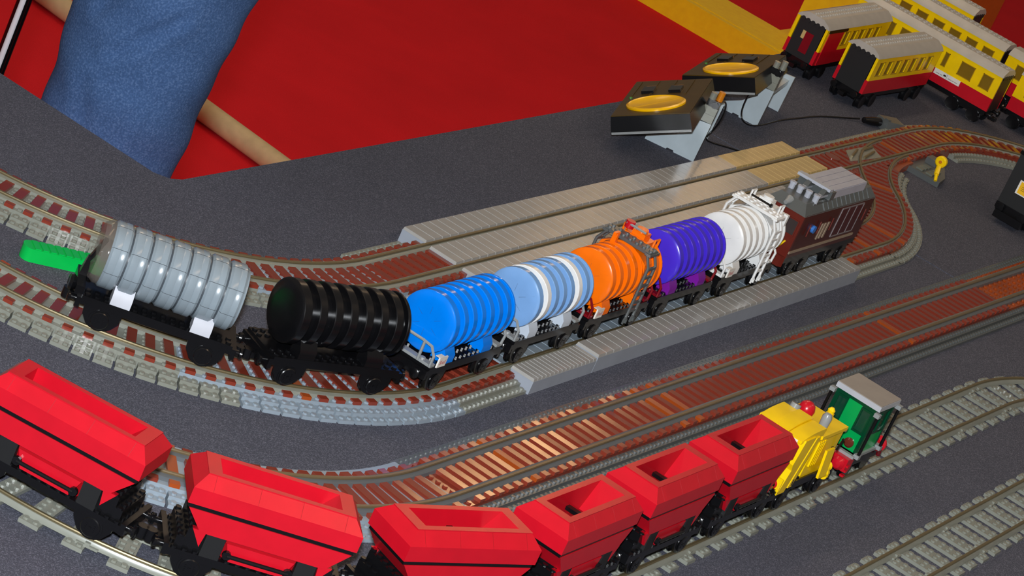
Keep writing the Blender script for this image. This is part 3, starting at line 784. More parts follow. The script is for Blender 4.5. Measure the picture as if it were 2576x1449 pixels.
# ------------------------------------------------------------------ yellow crane wagon
def on_line(x): return 15.94 + (79 - x) * .01697
def yellow_wagon():
    t = thing('crane_wagon', 'yellow machine wagon with curved roof between the red hoppers and green locomotive', 'wagon', (8.5, on_line(8.5), 1.2), -.01697)
    ch = MB().box(-8, 7.6, -2.8, 2.8, 2.2, 3.2)
    for i in range(14): ch.stud(-7 + i, -2.3, 3.2)
    ch.build('chassis', BLACK, t)
    running_gear(t, 10.5, L=15.2)
    # raked end frames like a gantry
    for sd in (-1, 1):
        MB().prism([(-7.6, 2.6), (-5.6, 2.6), (-3.6, 9.4), (-6.4, 9.4), (-7.0, 6.4), (-6.6, 5.6)], 'y', sd * 3.1, sd * 2.2).build('gantry_leg', YELL, t)
        MB().prism([(-5.0, 3.0), (-4.0, 3.0), (-2.2, 9.2), (-3.2, 9.2)], 'y', sd * 3.1, sd * 2.4).build('gantry_strut', YELL, t)
    fp = MB().box(-7.7, -7.5, -3.1, 3.1, 2.6, 4.6).build('front_panel', YELL, t)
    MB().box(-7.5, -5.2, -2.2, 2.2, 3.2, 9.0).build('engine_block', mat('dark yellow plastic', (206, 160, 6), .3), t)
    for y in (-2.1, 2.1): MB().lathe([(-8.25, .0001), (-8.2, .35), (-7.95, .58), (-7.68, .62)], 16, 'x', (0, y, 3.6)).build('tail_lamp', RED, fp)
    # curved roof of three rounded plates
    def roof(x0, x1, y0, y1, zc):
        pts = []
        for i in range(9):
            u = i / 8.0; pts.append((x0 + (x1 - x0) * u, zc + .55 * (1 - (1 - u) ** 3) - .0))
        pts += [(x1, zc - .35), (x0, zc - .35)]
        return MB().prism(pts, 'y', y0, y1)
    for y0, y1 in ((-2.9, -1.0), (-.95, .95), (1.0, 2.9)):
        roof(-7.2, -1.0, y0, y1, 9.4 + (.25 if abs(y0) < 1 else 0)).build('roof_plate', YELL, t)
    for i in range(3): MB().box(-7.25, -6.6, -2.4 + i * 1.8, -1.4 + i * 1.8, 8.9, 9.3).build('hinge_block', PAPER, t)
    # low body behind the roof
    b = MB().box(-1.0, 6.6, -2.6, 2.6, 3.2, 8.6).build('rear_body', YELL, t)
    MB().box(-.6, 6.6, -2.9, 2.9, 8.3, 8.75).build('rear_deck', YELL, t)
    for k in range(4): MB().box(-.2 + k * .55, .15 + k * .55, -2.78, -2.6, 4.6, 7.8).build('rib', YELL, b)
    MB().hull([(1.4, -3.9), (3.6, -3.9), (3.6, -3.6), (1.4, -3.6)], 3.4, [(1.4, -3.5), (3.6, -3.5), (3.6, -3.2), (1.4, -3.2)], 6.8).build('side_flap', YELL, t)
    for z in (3.0, 3.35): MB().cyl((4.3, -3.4, z), (4.8, -3.4, z), .5, 12).build('tap_wheel', YELL, t)
    MB().lathe([(-.6, .0001), (-.45, .45), (0, .62), (.45, .45), (.6, .0001)], 14, 'x', (5.6, -3.0, 3.8)).build('yellow_knob', YELL, t)
    for x, z in ((3.9, 6.0), (6.3, 6.6)): MB().tube([(x, -2.9, z - .9), (x, -3.1, z + .5)], .13, 6).lathe([(-.2, .0001), (0, .22), (.2, .0001)], 8, 'z', (x, -3.1, z + .6)).build('black_lever', BLACK, t)
    # exhausts, engine dome and driver's post on top
    MB().cyl((-.6, 1.7, 9.2), (-.3, 1.7, 10.3), .62, 14).build('exhaust_stub', GREY, t)
    MB().lathe([(8.7, .9), (9.3, 1.0), (9.9, .8), (10.2, .4), (10.25, .0001)], 16, 'z', (1.7, 1.0, .4)).build('red_dome', RED, t)
    MB().lathe([(9.0, .55), (10.2, .6), (10.6, .4), (10.7, .0001)], 14, 'z', (1.6, -1.6, 0)).build('grey_canister', GREY, t)
    MB().box(2.6, 3.3, -1.7, -.9, 8.7, 10.3).lathe([(10.3, .4), (10.7, .45), (11.0, .2), (11.02, .0001)], 12, 'z', (2.95, -1.3, 0)).build('yellow_post', YELL, t)
    for k in range(3): MB().box(-4.35 + k * .12, -4.3 + k * .12, -3.13, -3.1, 3.2, 4.0).build('number_mark', INK, t)
yellow_wagon()

# ------------------------------------------------------------------ green locomotive
def green_loco():
    x = 26.4
    t = thing('locomotive', 'small green shunting locomotive with grey roof and red buffers', 'locomotive', (x, on_line(x), 1.2), -.01697)
    MB().box(-4.6, 5.4, -2.6, 2.6, 1.4, 2.6).build('chassis', BLACK, t)
    MB().box(-4.9, -3.0, -2.9, 2.9, 1.3, 2.9).build('front_skirt', RED, t)
    for sd in (-1, 1):
        MB().lathe([(-6.1, .0001), (-6.0, .55), (-5.6, .85), (-5.2, .6), (-4.8, .6)], 16, 'x', (0, sd * 2.0, 2.2)).build('buffer', RED, t)
        MB().lathe([(4.9, .5), (5.9, .5), (6.0, 1.0), (6.35, 1.0), (6.4, .0001)], 18, 'x', (0, sd * 2.1, 2.7)).build('buffer', RED, t)
        for k in range(3): MB().box(-4.9 + .1 * k, -4.3 + .1 * k, sd * 2.9 - .25, sd * 2.9 + .25, .7 + k * .6, .95 + k * .6).build('step', RED, t)
    MB().box(-4.0, 4.6, -3.0, 3.0, 2.9, 3.25).build('running_plate', GREY, t)
    # cab of panels, windows left open and glazed
    c = MB().box(-2.9, 2.9, -2.7, 2.7, 3.25, 5.6).build('cab_base', GREEN, t)
    MB().box(-2.9, 2.9, -2.7, 2.7, 8.7, 9.2).build('cab_header', DGREEN, t)
    for (a, b, c0, d) in ((-3.0, -2.6, -.9, .9), ):
        MB().box(a, b, c0, d, 5.6, 8.8).build('front_pillar', GREEN, t)
    for sx_ in (-1, 1):
        for sy_ in (-1, 1):
            MB().box(sx_ * 2.75 - .2, sx_ * 2.75 + .2, sy_ * 2.55 - .2, sy_ * 2.55 + .2, 3.25, 9.0).build('corner_post', DGREEN, t)
    for y0, y1 in ((-2.4, -.9), (.9, 2.4)):
        f = MB()
        for (a, b, c0, d) in ((y0, y1, 5.6, 5.85), (y0, y1, 8.45, 8.7), (y0, y0 + .2, 5.85, 8.45), (y1 - .2, y1, 5.85, 8.45)): f.box(-3.05, -2.65, a, b, c0, d)
        w_ = f.build('window_frame', DGREEN, t)
        MB().box(-2.85, -2.78, y0 + .2, y1 - .2, 5.85, 8.45).build('pane', GLASS, w_)
    for sd in (-1, 1):
        f = MB()
        for (a, b, c0, d) in ((-2.4, 2.4, 5.6, 5.9), (-2.4, 2.4, 8.4, 8.7), (-2.4, -2.1, 5.9, 8.4), (2.1, 2.4, 5.9, 8.4), (-.15, .15, 5.9, 8.4)): f.box(a, b, min(sd * 2.4, sd * 2.75), max(sd * 2.4, sd * 2.75), c0, d)
        w_ = f.build('window_frame', DGREEN, t)
        MB().box(-2.1, 2.1, sd * 2.55 - .03, sd * 2.55 + .03, 5.9, 8.4).build('pane', GLASS, w_)
    MB().box(-1.2, 1.2, -.8, .8, 5.6, 7.0).build('driver_seat', CLEARG, t)
    MB().box(-3.15, -2.9, -.55, .95, 5.0, 5.45).build('number_plate', PAPER, t)
    MB().box(-3.17, -3.14, -.3, .1, 5.1, 5.2).build('plate_mark', PRINT, t)
    MB().lathe([(-3.35, .0001), (-3.3, .4), (-3.1, .62), (-2.9, .62)], 16, 'x', (0, -1.4, 4.1)).build('brown_lamp', mat('dull brown lens', (92, 40, 28), .2), t)
    MB().box(-3.4, -2.9, -2.9, 2.9, 2.9, 3.25).build('foot_plate', GREY, t)
    r = MB().box(-3.05, 3.05, -3.05, 3.05, 9.2, 9.85).build('roof', mat('pale roof plastic', (176, 178, 184), .3), t)
    MB().box(-3.0, 3.0, -3.0, 3.0, 9.85, 9.95).build('roof_sheet', mat('warm grey roof tile', (148, 140, 132), .35), r)
    for sx_ in (-1, 1):
        for sy_ in (-1, 1):
            if sx_ < 0 or sy_ < 0 or True:
                p_ = MB().tube([(sx_ * 3.3, sy_ * 3.2, 3.2), (sx_ * 3.3, sy_ * 3.2, 8.6)], .2, 8).build('grab_post', BLACK, t)
                for z in (3.0, 8.6): MB().box(sx_ * 3.3 - .35, sx_ * 3.3 + .35, sy_ * 3.1 - .35, sy_ * 3.1 + .35, z, z + .5).build('post_clip', GREY, p_)
    for xx in (-2.6, 2.6):
        inst(WSET, 'wheelset', t, (xx, 0, 0))
        for sd in (-1, 1): MB().lathe([(sd * 2.5, .0001), (sd * 2.55, 1.25)] if sd < 0 else [(2.45, .0001), (2.5, 1.25), (2.9, 1.25), (2.95, .0001)], 20, 'y', (xx, 0, 1.2)).build('wheel_disc', BLACK, t)
    MB().tube([(3.6, -2.9, 2.9), (4.4, -3.1, 2.6), (4.9, -3.0, 1.9)], .28, 8).build('sand_pipe', DRED, t)
green_loco()

# ------------------------------------------------------------------ passenger coaches
ROOF = mat('coach roof plastic', (176, 170, 160), 0.3, var=0.06)
def coach(label, loc, rz, L, red_from=None, sticker=False, big=False):
    t = thing('passenger_coach', label, 'coach', loc, rz, 'red and yellow coaches')
    zb, zw, zt = 2.9, 5.35, 9.5
    MB().box(.2, L - .2, .3, 5.7, 2.0, zb).build('chassis', BLACK, t)
    MB().box(0, L, 0, 6, zb, zw).build('lower_side', RED, t)
    i_ = MB().box(.5, L - .5, .45, 5.55, zw, zt - .3).build('interior', AMBER, t)
    # windows: x spans
    if big: wins = [(1.3, 3.4), (5.0, 7.8), (10.2, 11.1)]
    else: wins = []
    xw = 14.4 if big else 1.6
    while xw < L - 3:
        wins.append((xw, xw + 2.3)); xw += 3.5
    for y0, y1 in ((0, .45), (5.55, 6)):
        sd_y = MB()
        sd_y.box(0, L, y0, y1, zt - .8, zt).box(0, L, y0, y1, zw, zw + .75)
        e = 0.0
        for a, b in wins:
            sd_y.box(e, a, y0, y1, zw + .75, zt - .8); e = b
        sd_y.box(e, L, y0, y1, zw + .75, zt - .8)
        o = sd_y.build('upper_side', YELL, t)
        for a, b in wins:
            ym = y0 + .25 if y0 < 1 else y1 - .25
            MB().box(a, b, ym - .05, ym + .05, zw + .75, zt - .8).build('window_pane', mat('yellow tinted pane', (150, 118, 36), .1, alpha=.55), o)
            fr = MB(); yo = y0 - .06 if y0 < 1 else y1; 
            for (p0, p1, q0, q1) in ((a, b, zw + .75, zw + .87), (a, b, zt - .92, zt - .8), (a, a + .12, zw + .75, zt - .8), (b - .12, b, zw + .75, zt - .8)): fr.box(p0, p1, yo, yo + .06, q0, q1)
            fr.build('window_frame', mat('dark yellow frame', (176, 136, 10), .3), o)
    for x in (-.02, L - .58):
        MB().box(x, x + .6, .6, 5.4, zb, zt - .1).build('end_wall', BLACKM, t)
        q = MB()
        for k in range(5): q.cyl((x - .15 if x < 1 else x + .75, 1.1 + k * .95, zt - .15), (x + .3, 1.1 + k * .95, zt - .15), .42, 10)
        q.build('end_bumps', BLACKM, t, kind='stuff')
    MB().prism([(-.15, zt), (.25, zt + .55), (1.5, zt + 1.25), (4.5, zt + 1.25), (5.75, zt + .55), (6.15, zt)], 'x', -.1, L + .1).build('roof', ROOF, t, smooth=25)
    q = MB()
    for i in range(int(L) - 1):
        for y in (2.5, 3.5): q.stud(.8 + i, y, zt + 1.25)
    q.build('roof_studs', ROOF, t, kind='stuff')
    for xc in (4.2, L - 4.2):
        b = MB().box(xc - 3.2, xc + 3.2, .8, 5.2, 1.4, 2.1).build('bogie_frame', BLACK, t)
        for dx in (-2.1, 2.1):
            o = inst(WSET, 'wheelset', b, (xc + dx, 3, 0))
            for sd in (-1, 1):
                MB().lathe([(3 + sd * 2.55, .0001), (3 + sd * 2.55, 1.2), (3 + sd * 2.9, 1.2), (3 + sd * 2.85, .95), (3 + sd * 2.75, .0001)][::sd], 22, 'y', (xc + dx, 0, 1.22)).build('wheel_disc', BLACK, b)
    for x, s_ in ((0, -1), (L, 1)):
        for y in (1, 5): MB().lathe([(0, .0001), (0, .3), (.6, .3), (.65, .6), (.95, .55), (1.0, .0001)], 14, 'x').build('buffer', BLACK, t).matrix_local = Matrix.Translation(Vector((x, y, 2.4)) * S) @ Matrix.Rotation(0 if s_ > 0 else pi, 4, 'Z')
        MB().box(min(x, x + s_ * 1.4), max(x, x + s_ * 1.4), 2.4, 3.6, 1.4, 2.0).build('coupling', BLACK, t)
    if red_from:
        MB().box(red_from[0], red_from[1], -.12, .3, zb, zt - .5).build('door_panel', RED, t, label='full-height red sliding door')
        MB().box(red_from[0] - .3, red_from[1] + 1.2, -.2, .3, zt - .6, zt - .1).build('door_runner', BLACK, t)
        MB().box(-.12, 0, 1.9, 3.4, 4.0, 7.6).build('end_door', DRED, t)
        MB().box(-.12, 0, 3.4, 4.0, 6.2, 7.6).build('end_window', TAN, t)
    if sticker:
        y = 6.03
        o = MB().box(6.4, 11.6, y - .05, y + .02, 4.35, 5.35).build('sticker', PAPER, t)
        o2 = MB().box(9.0, 9.04, y + .02, y + .04, 4.35, 5.35).build('sticker_joint', INK, o)
        MB().box(9.2, 9.7, y + .02, y + .04, 4.7, 5.0).build('sticker_mark', INK, o)
        for k, (a, b) in enumerate(((6.8, 7.4), (7.5, 7.9), (8.0, 8.7), (9.9, 10.4), (10.5, 11.2))):
            MB().box(a, b, y + .02, y + .035, 4.62, 4.74).build('sticker_line', mat('grey sticker print', (150, 146, 140), .5), o)
    return t
coach('yellow and red coach parked at the rear with a red sliding door', (174.9, 89.9, 0), .0, 29, red_from=(1.2, 7.6))
coach('yellow and red coach in front of the sliding-door coach with a plain black end', (175.1, 80.0, 0), -.03, 28)
coach('yellow and red coach standing crosswise with a white sticker below its window', (213.4, 68.6, 0), pi / 2, 29.5, sticker=True, big=True)
coach('yellow and red coach in a second crosswise row behind the stickered one', (232.2, 75.6, 0), pi / 2, 24.5)
coach('yellow and red coach cut off by the right edge, in line with the stickered one', (223.2, 31.0, 0), pi / 2, 37.4)
coach('yellow and red coach in the rearmost crosswise row at the top right', (245.8, 87.5, 0), pi / 2, 12.5)
coach('yellow and red coach at the right edge, in line with the second crosswise row', (232.2, 37.0, 0), pi / 2, 37.6)

# ------------------------------------------------------------------ black wagon at the right edge
def black_wagon():
    t = thing('box_wagon', 'tall black wagon with a yellow and white square sticker at the right edge', 'wagon', (160, 44.6, -1.2))
    MB().box(0, 16, -3, 3, 4.2, 12.6).build('body', BLACKM, t)
    MB().box(-.4, 16.4, -3.1, 3.1, 12.6, 13.2).build('roof', BLACK, t)
    MB().box(-.3, 16.3, -3, 3, 3.2, 4.2).build('chassis', BLACK, t)
    o = MB().box(-.08, 0, -1.5, 1.1, 6.6, 8.9).build('sticker', PAPER, t)
    MB().box(-.12, -.08, -1.3, .8, 6.8, 8.7).build('sticker_field', SUN, o)
    for k in range(3): MB().box(-.14, -.12, -.8, .4, 7.4 + k * .28, 7.48 + k * .28).build('sticker_line', mat('brown sticker print', (120, 84, 10), .5), o)
    for y in (-2, 2): MB().lathe([(0, .0001), (0, .35), (-.7, .35), (-.75, .75), (-1.1, .7), (-1.15, .0001)][::-1], 14, 'x').build('buffer', BLACK, t).location = (0, y * S, 3.6 * S)
    for x in (3, 13):
        inst(WSET, 'wheelset', t, (x, 0, 1.2)); inst(COVER, 'axle_cover', t, (x, 0, 1.2)); inst(COVER, 'axle_cover', t, (x, 0, 1.2), pi)
    MB().box(-1.4, 0, -2.4, 2.4, 2.0, 3.2).build('coupling_gear', BLACK, t)
black_wagon()

# ------------------------------------------------------------------ train speed controllers on their stands
def controller(label, tl, a1, a2, n, wide, deep, dial_at, chip):
    a1 = Vector(a1).normalized(); n = Vector(n); n = (n - a1 * n.dot(a1)).normalized(); a2 = n.cross(a1)
    t = bpy.data.objects.new('speed_controller', None); C.objects.link(t); tag(t, label, 'controller', 'speed controllers'); t.empty_display_size = .01
    rot = Matrix((a1, a2, n)).transposed().to_4x4()
    t.matrix_world = Matrix.Translation(Vector(tl) * S) @ rot
    # local: x across (rising to the viewer), y along, z up from the lid
    MB().hull([(0, 0), (wide, 0), (wide, deep), (0, deep)], -2.6, [(.15, .15), (wide - .15, .15), (wide - .15, deep - .15), (.15, deep - .15)], 0).build('case', BLACK, t)
    MB().box(.1, wide - .1, -.06, 0, -2.6, -2.25).build('base_strip', GREY, t)
    lid = MB().box(.2, wide - .2, .2, deep - .2, 0, .12).build('lid', BRONZE, t)
    d = MB().lathe([(.1, 4.3), (.35, 4.3), (.5, 4.0), (.3, 3.7), (.3, .0001)], 40, 'z', (dial_at[0], dial_at[1], 0)).build('dial', DIAL, t)
    q = MB().prism([(-.5, 0), (.5, 0), (0, .14)], 'x', -3.6, 3.6).build('dial_grip', DIAL, d)
    q.location = (dial_at[0] * S, dial_at[1] * S, .25 * S); q.rotation_euler = (0, 0, radians(38))
    for k in range(4): MB().box(1.0 + k * 2.6, 1.25 + k * 2.6, dial_at[1] + 5.4, deep - .8, .12, .24).build('lid_rib', BRONZE, lid)
    MB().cyl((1.2, dial_at[1] + 4.2, .12), (1.2, dial_at[1] + 4.2, .3), .25, 10).build('power_light', mat('small green lamp', (70, 130, 50), .3), t)
    for x in (3.2, 7.2):
        o = MB().box(x - .9, x + .9, dial_at[1] + 6.6, dial_at[1] + 9.4, .12, .55).build('socket', BLACK, t)
        MB().box(x - .7, x + .7, dial_at[1] + 9.5, dial_at[1] + 10.6, .12, .3).build('socket_label', chip, o)
def stand(label, x0, x1, ys, dark=False, rz=0.0):
    """grey slope panels with a brick column; ys = y of the near foot"""
    t = thing('controller_stand', label, 'stand', (x0, ys, 0), rz)
    pol = [(7.8, 0), (4.4, 0), (4.3, .25), (3.3, .25), (3.2, 0), (0, 0), (-.1, 6.2), (2.0, 6.0), (1.9, 4.4), (3.9, 2.6), (7.8, .4)]
    for x in (0, x1 - x0): MB().prism(pol, 'x', x, x + .5).build('side_panel', BLEYL, t)
    for k in range(2):
        MB().box(.1, 2.0, -.05, 1.95, 6.2 + k * 1.2, 7.38 + k * 1.2).build('column_brick', OLDG, t)
    MB().box(.5, x1 - x0, .5, 1.5, 4.6, 5.4).build('cross_beam', BLEYL, t)
    MB().cyl((.0, .6, 9.0), (2.1, .6, 9.0), .5, 12).build('pin', BLACK, t)
    MB().box(.2, 1.9, 0, 1.9, 8.6, 9.6).build('pin_holder', BLACK, t)
    MB().cyl((.6, 1.4, 9.6), (.6, 1.4, 10.6), .5, 12).build('round_brick', OLDG, t)
    MB().cyl((1.2, .4, 9.6), (1.2, .4, 11.0), .5, 12).build('round_brick', mat('dark orange plastic', (200, 120, 20), .3) if not dark else OLDG, t)
BLEYL = mat('light blue grey plastic', (172, 184, 190), 0.25)
controller('front speed controller with a yellow dial, nearest the platform', (88.5, 85.0, 4.0), (.253, -.838, .483), (.953, .302, .025), (-.167, .454, .875), 11.7, 21.0, (5.66, 6.2), mat('orange chip', (180, 120, 50), .4))
controller('rear speed controller with a yellow dial, half hidden behind the front one', (125.0, 91.5, 4.23), (.151, -.889, .433), (.983, .18, .027), (-.102, .422, .901), 11.7, 19.5, (6.3, 5.6), MAT['orange chip'])
stand('light grey brick stand under the front speed controller', 103.7, 117.4, 76.2, False, radians(17.6))
stand('light grey brick stand under the rear speed controller', 136.7, 150.5, 81.0, True, radians(10.4))

def wire(name, label, pts, r, material, parent=None):
    cu = bpy.data.curves.new(name, 'CURVE'); cu.dimensions = '3D'; cu.bevel_depth = r * S; cu.bevel_resolution = 2; cu.resolution_u = 8
    sp = cu.splines.new('NURBS'); sp.points.add(len(pts) - 1); sp.use_endpoint_u = True; sp.order_u = 4
    for q, p_ in zip(sp.points, pts): q.co = (p_[0] * S, p_[1] * S, p_[2] * S, 1)
    o = bpy.data.objects.new(name + '_curve', cu); C.objects.link(o)
    me = bpy.data.meshes.new_from_object(o.evaluated_get(bpy.context.evaluated_depsgraph_get()))
    bpy.data.objects.remove(o); me.materials.clear(); me.materials.append(material)
    me.name = name
    q = bpy.data.objects.new(name, me); C.objects.link(q); tag(q, label, 'cable')
    return q
wire('power_cable', 'thin black cable from the rear controller to the grey track plug', [(139.5, 82.5, 9.6), (138.2, 84.2, 8), (134.0, 84.0, 3), (132.2, 82.2, .4), (136, 80.6, .12), (146, 81.4, .12), (153, 80.6, .12), (160, 80.4, .12), (166, 78.6, .15), (170, 76.9, .5)], .14, BLACK)
wire('power_cable', 'thin black cable curling behind the stand of the front controller', [(105.8, 77.0, 9.2), (108.5, 77.2, 9.4), (113.5, 78.4, 6), (116.5, 79.8, 2), (114, 80.2, .4), (117.5, 78.6, .12), (119.4, 76.9, .12), (121, 74.9, .12)], .14, BLACK)
def plug():
    t = thing('track_plug', 'grey switch motor block with a black plug beside the far track', 'plug', (171, 75.5, 0), -.36)
    MB().lathe([(-1.6, .0001), (-1.5, .5), (.8, .75), (2.4, .75), (2.5, .0001)], 14, 'x', (0, 0, .8)).build('plug_body', BLACK, t)
    MB().hull([(2.5, -1.9), (6.4, -2.6), (7.2, .9), (2.6, 1.4)], 0, [(2.7, -1.5), (6.2, -2.2), (6.9, .6), (2.8, 1.1)], 1.7).build('motor_block', DGREY, t)
    MB().box(2.7, 3.4, -1.4, -.6, 1.7, 1.95).build('block_tab', DGREY, t)
plug()

# ------------------------------------------------------------------ hand lever of the turnout
def lever():
    t = thing('turnout_lever', 'yellow round hand lever on a dark grey switch plate inside the curve', 'lever', (161, 60.2, 0), .0)
    m = MB().hull([(-2.0, -3.2), (2.0, -2.6), (8.6, .2), (6.8, 3.2), (-2.2, 3.0)], 0, [(-2.0, -3.2), (2.0, -2.6), (8.6, .2), (6.8, 3.2), (-2.2, 3.0)], .9)
    m.build('switch_plate', DGREY, t)
    for i in range(3):
        for k in range(2): MB().box(-1.2 + i * 1.5, -.1 + i * 1.5, -1.4 + k * 1.8, -.2 + k * 1.8, .9, 1.15).build('plate_cap', mat('olive grey plastic', (104, 108, 98), .3), t)
    MB().box(4.6, 7.0, .4, 2.4, .9, 1.9).build('lever_housing', DGREY, t)
    k = MB().tube([(-2.2, -2.5, .9), (-1.5, -2.0, 1.7)], .28, 8).tube([(-1.5, -2.0, 1.7), (-.4, -1.5, 2.7)], .42, 8).build('lever_arm', YELL, t)
    MB().lathe([(-.45, .0001), (-.45, .75), (-.3, .95), (.3, .95), (.45, .75), (.45, .0001)], 20, 'x', (.0, -1.4, 3.5)).build('lever_knob', YELL, t)
    MB().cyl((-.55, -1.4, 3.5), (-.4, -1.4, 3.5), .28, 10).build('knob_hub', mat('dark orange plastic', (200, 120, 20), .3), t)
lever()
def turnout_frog():
    t = thing('turnout_frog', 'grey crossing plate with olive guard bars where the crossover meets the far track', 'track part', (146, 67, 1.22))
    MB().hull([(-5, -.8), (6, -1.7), (9, 1.6), (-1, 1.9)], 0, [(-5, -.8), (6, -1.7), (9, 1.6), (-1, 1.9)], .42).build('crossing_plate', OLDG, t)
    for a, b in (((-3, 0), (2, 1.2)), ((0, -1), (6, -.2)), ((3, .8), (8, 1.0))):
        MB().tube([(a[0], a[1], .6), (b[0], b[1], .6)], .22, 6).build('guard_bar', BRASS, t)
    MB().cyl((-8, 1.2, 0), (-8, 1.2, .5), 1.3, 16).build('pivot_cap', BROWN, t)
turnout_frog()

# ------------------------------------------------------------------ bright green ridged ramp
def ramp():
    t = thing('green_ramp', 'bright green ridged bar lying on the felt behind the grey tank wagon', 'ramp', (-43.2, 82.1, 0), radians(-38))
    pts = []
    for i in range(7):
        a = pi / 2 + pi * i / 6; pts.append((-4.6 + 1.1 * cos(a) * .8, 1.1 * sin(a)))
    poly = pts + [(5.2, -1.1), (5.2, 1.1)]
    MB().prism(poly, 'z', 0, 1.5).build('bar', LIME, t)
    for k in range(11): MB().box(-4.4 + k * .88, -3.75 + k * .88, -1.0, 1.0, 1.5, 1.62).build('ridge', LIME, t)
ramp()

# ------------------------------------------------------------------ floor things and the visitor behind the table
def floor_beam():
    t = thing('floor_beam', 'broad yellow ribbed beam lying on the red carpet behind the controllers', 'beam', (521, 240, -92))
    MB().box(-12, 12, -60, 90, 0, 6.4).build('beam_body', YBEAM, t)
    MB().box(-12, -9.5, -60, 90, 6.4, 7.2).build('beam_ridge', YBEAM, t)
    MB().box(-8.5, 12, -60, 90, 6.4, 7.2).build('beam_ridge', YBEAM, t)
floor_beam()
def post():
    t = thing('yellow_post', 'tall yellow upright post standing behind the rear coach', 'post', (551, 212, -92))
    MB().box(-14, 14, -9, 9, 0, 150).build('post_body', YBEAM, t)
    MB().box(-17, 17, -12, 12, 0, 6).build('post_foot', YBEAM, t)
post()
def panel():
    t = thing('shaded_panel', 'rounded yellow panel with its shade coloured in as orange, on the carpet at the top right', 'panel', (640, 208, -92))
    pr2 = [(-16, 70), (-16, 14)] + [(-16 + 22 * (1 - cos(a)) , 14 - 12 * sin(a)) for a in (pi / 8, pi / 4, 3 * pi / 8, pi / 2)] + [(26, 2), (26, 70)]
    MB().prism(pr2, 'y', -4, 4).build('panel_body', mat('shaded yellow panel', (216, 110, 6), .55), t)  # a yellow panel; its shade is put into the orange colour
    MB().box(-10, 22, -8, 8, 0, 2.4).build('panel_foot', mat('shaded yellow panel', (216, 110, 6), .55), t)
panel()
tag(MB().cyl((232, 140, -89.4), (264, 350, -89.4), 2.4, 24).build('floor_pipe', BUFF), 'beige pipe lying on the red carpet behind the visitor', 'pipe')
sp = thing('stand_pole', 'glossy black stand pole beside the jeans at the top left', 'pole', (14.2, 135, -92))
MB().cyl((0, 0, 0), (0, 0, 130), .95, 20).build('tube', mat('gloss black paint', (8, 8, 9), 0.2), sp)
MB().cyl((-.55, -.22, 1.5), (-.55, -.22, 130), .46, 14).build('highlight_strip', mat('highlight silver', (190, 192, 196), .4), sp)  # pale strip on the viewer's side stands in for the flash highlight
MB().cyl((0, 0, 0), (0, 0, 1.5), 3, 24).build('foot_plate', BLACK, sp)

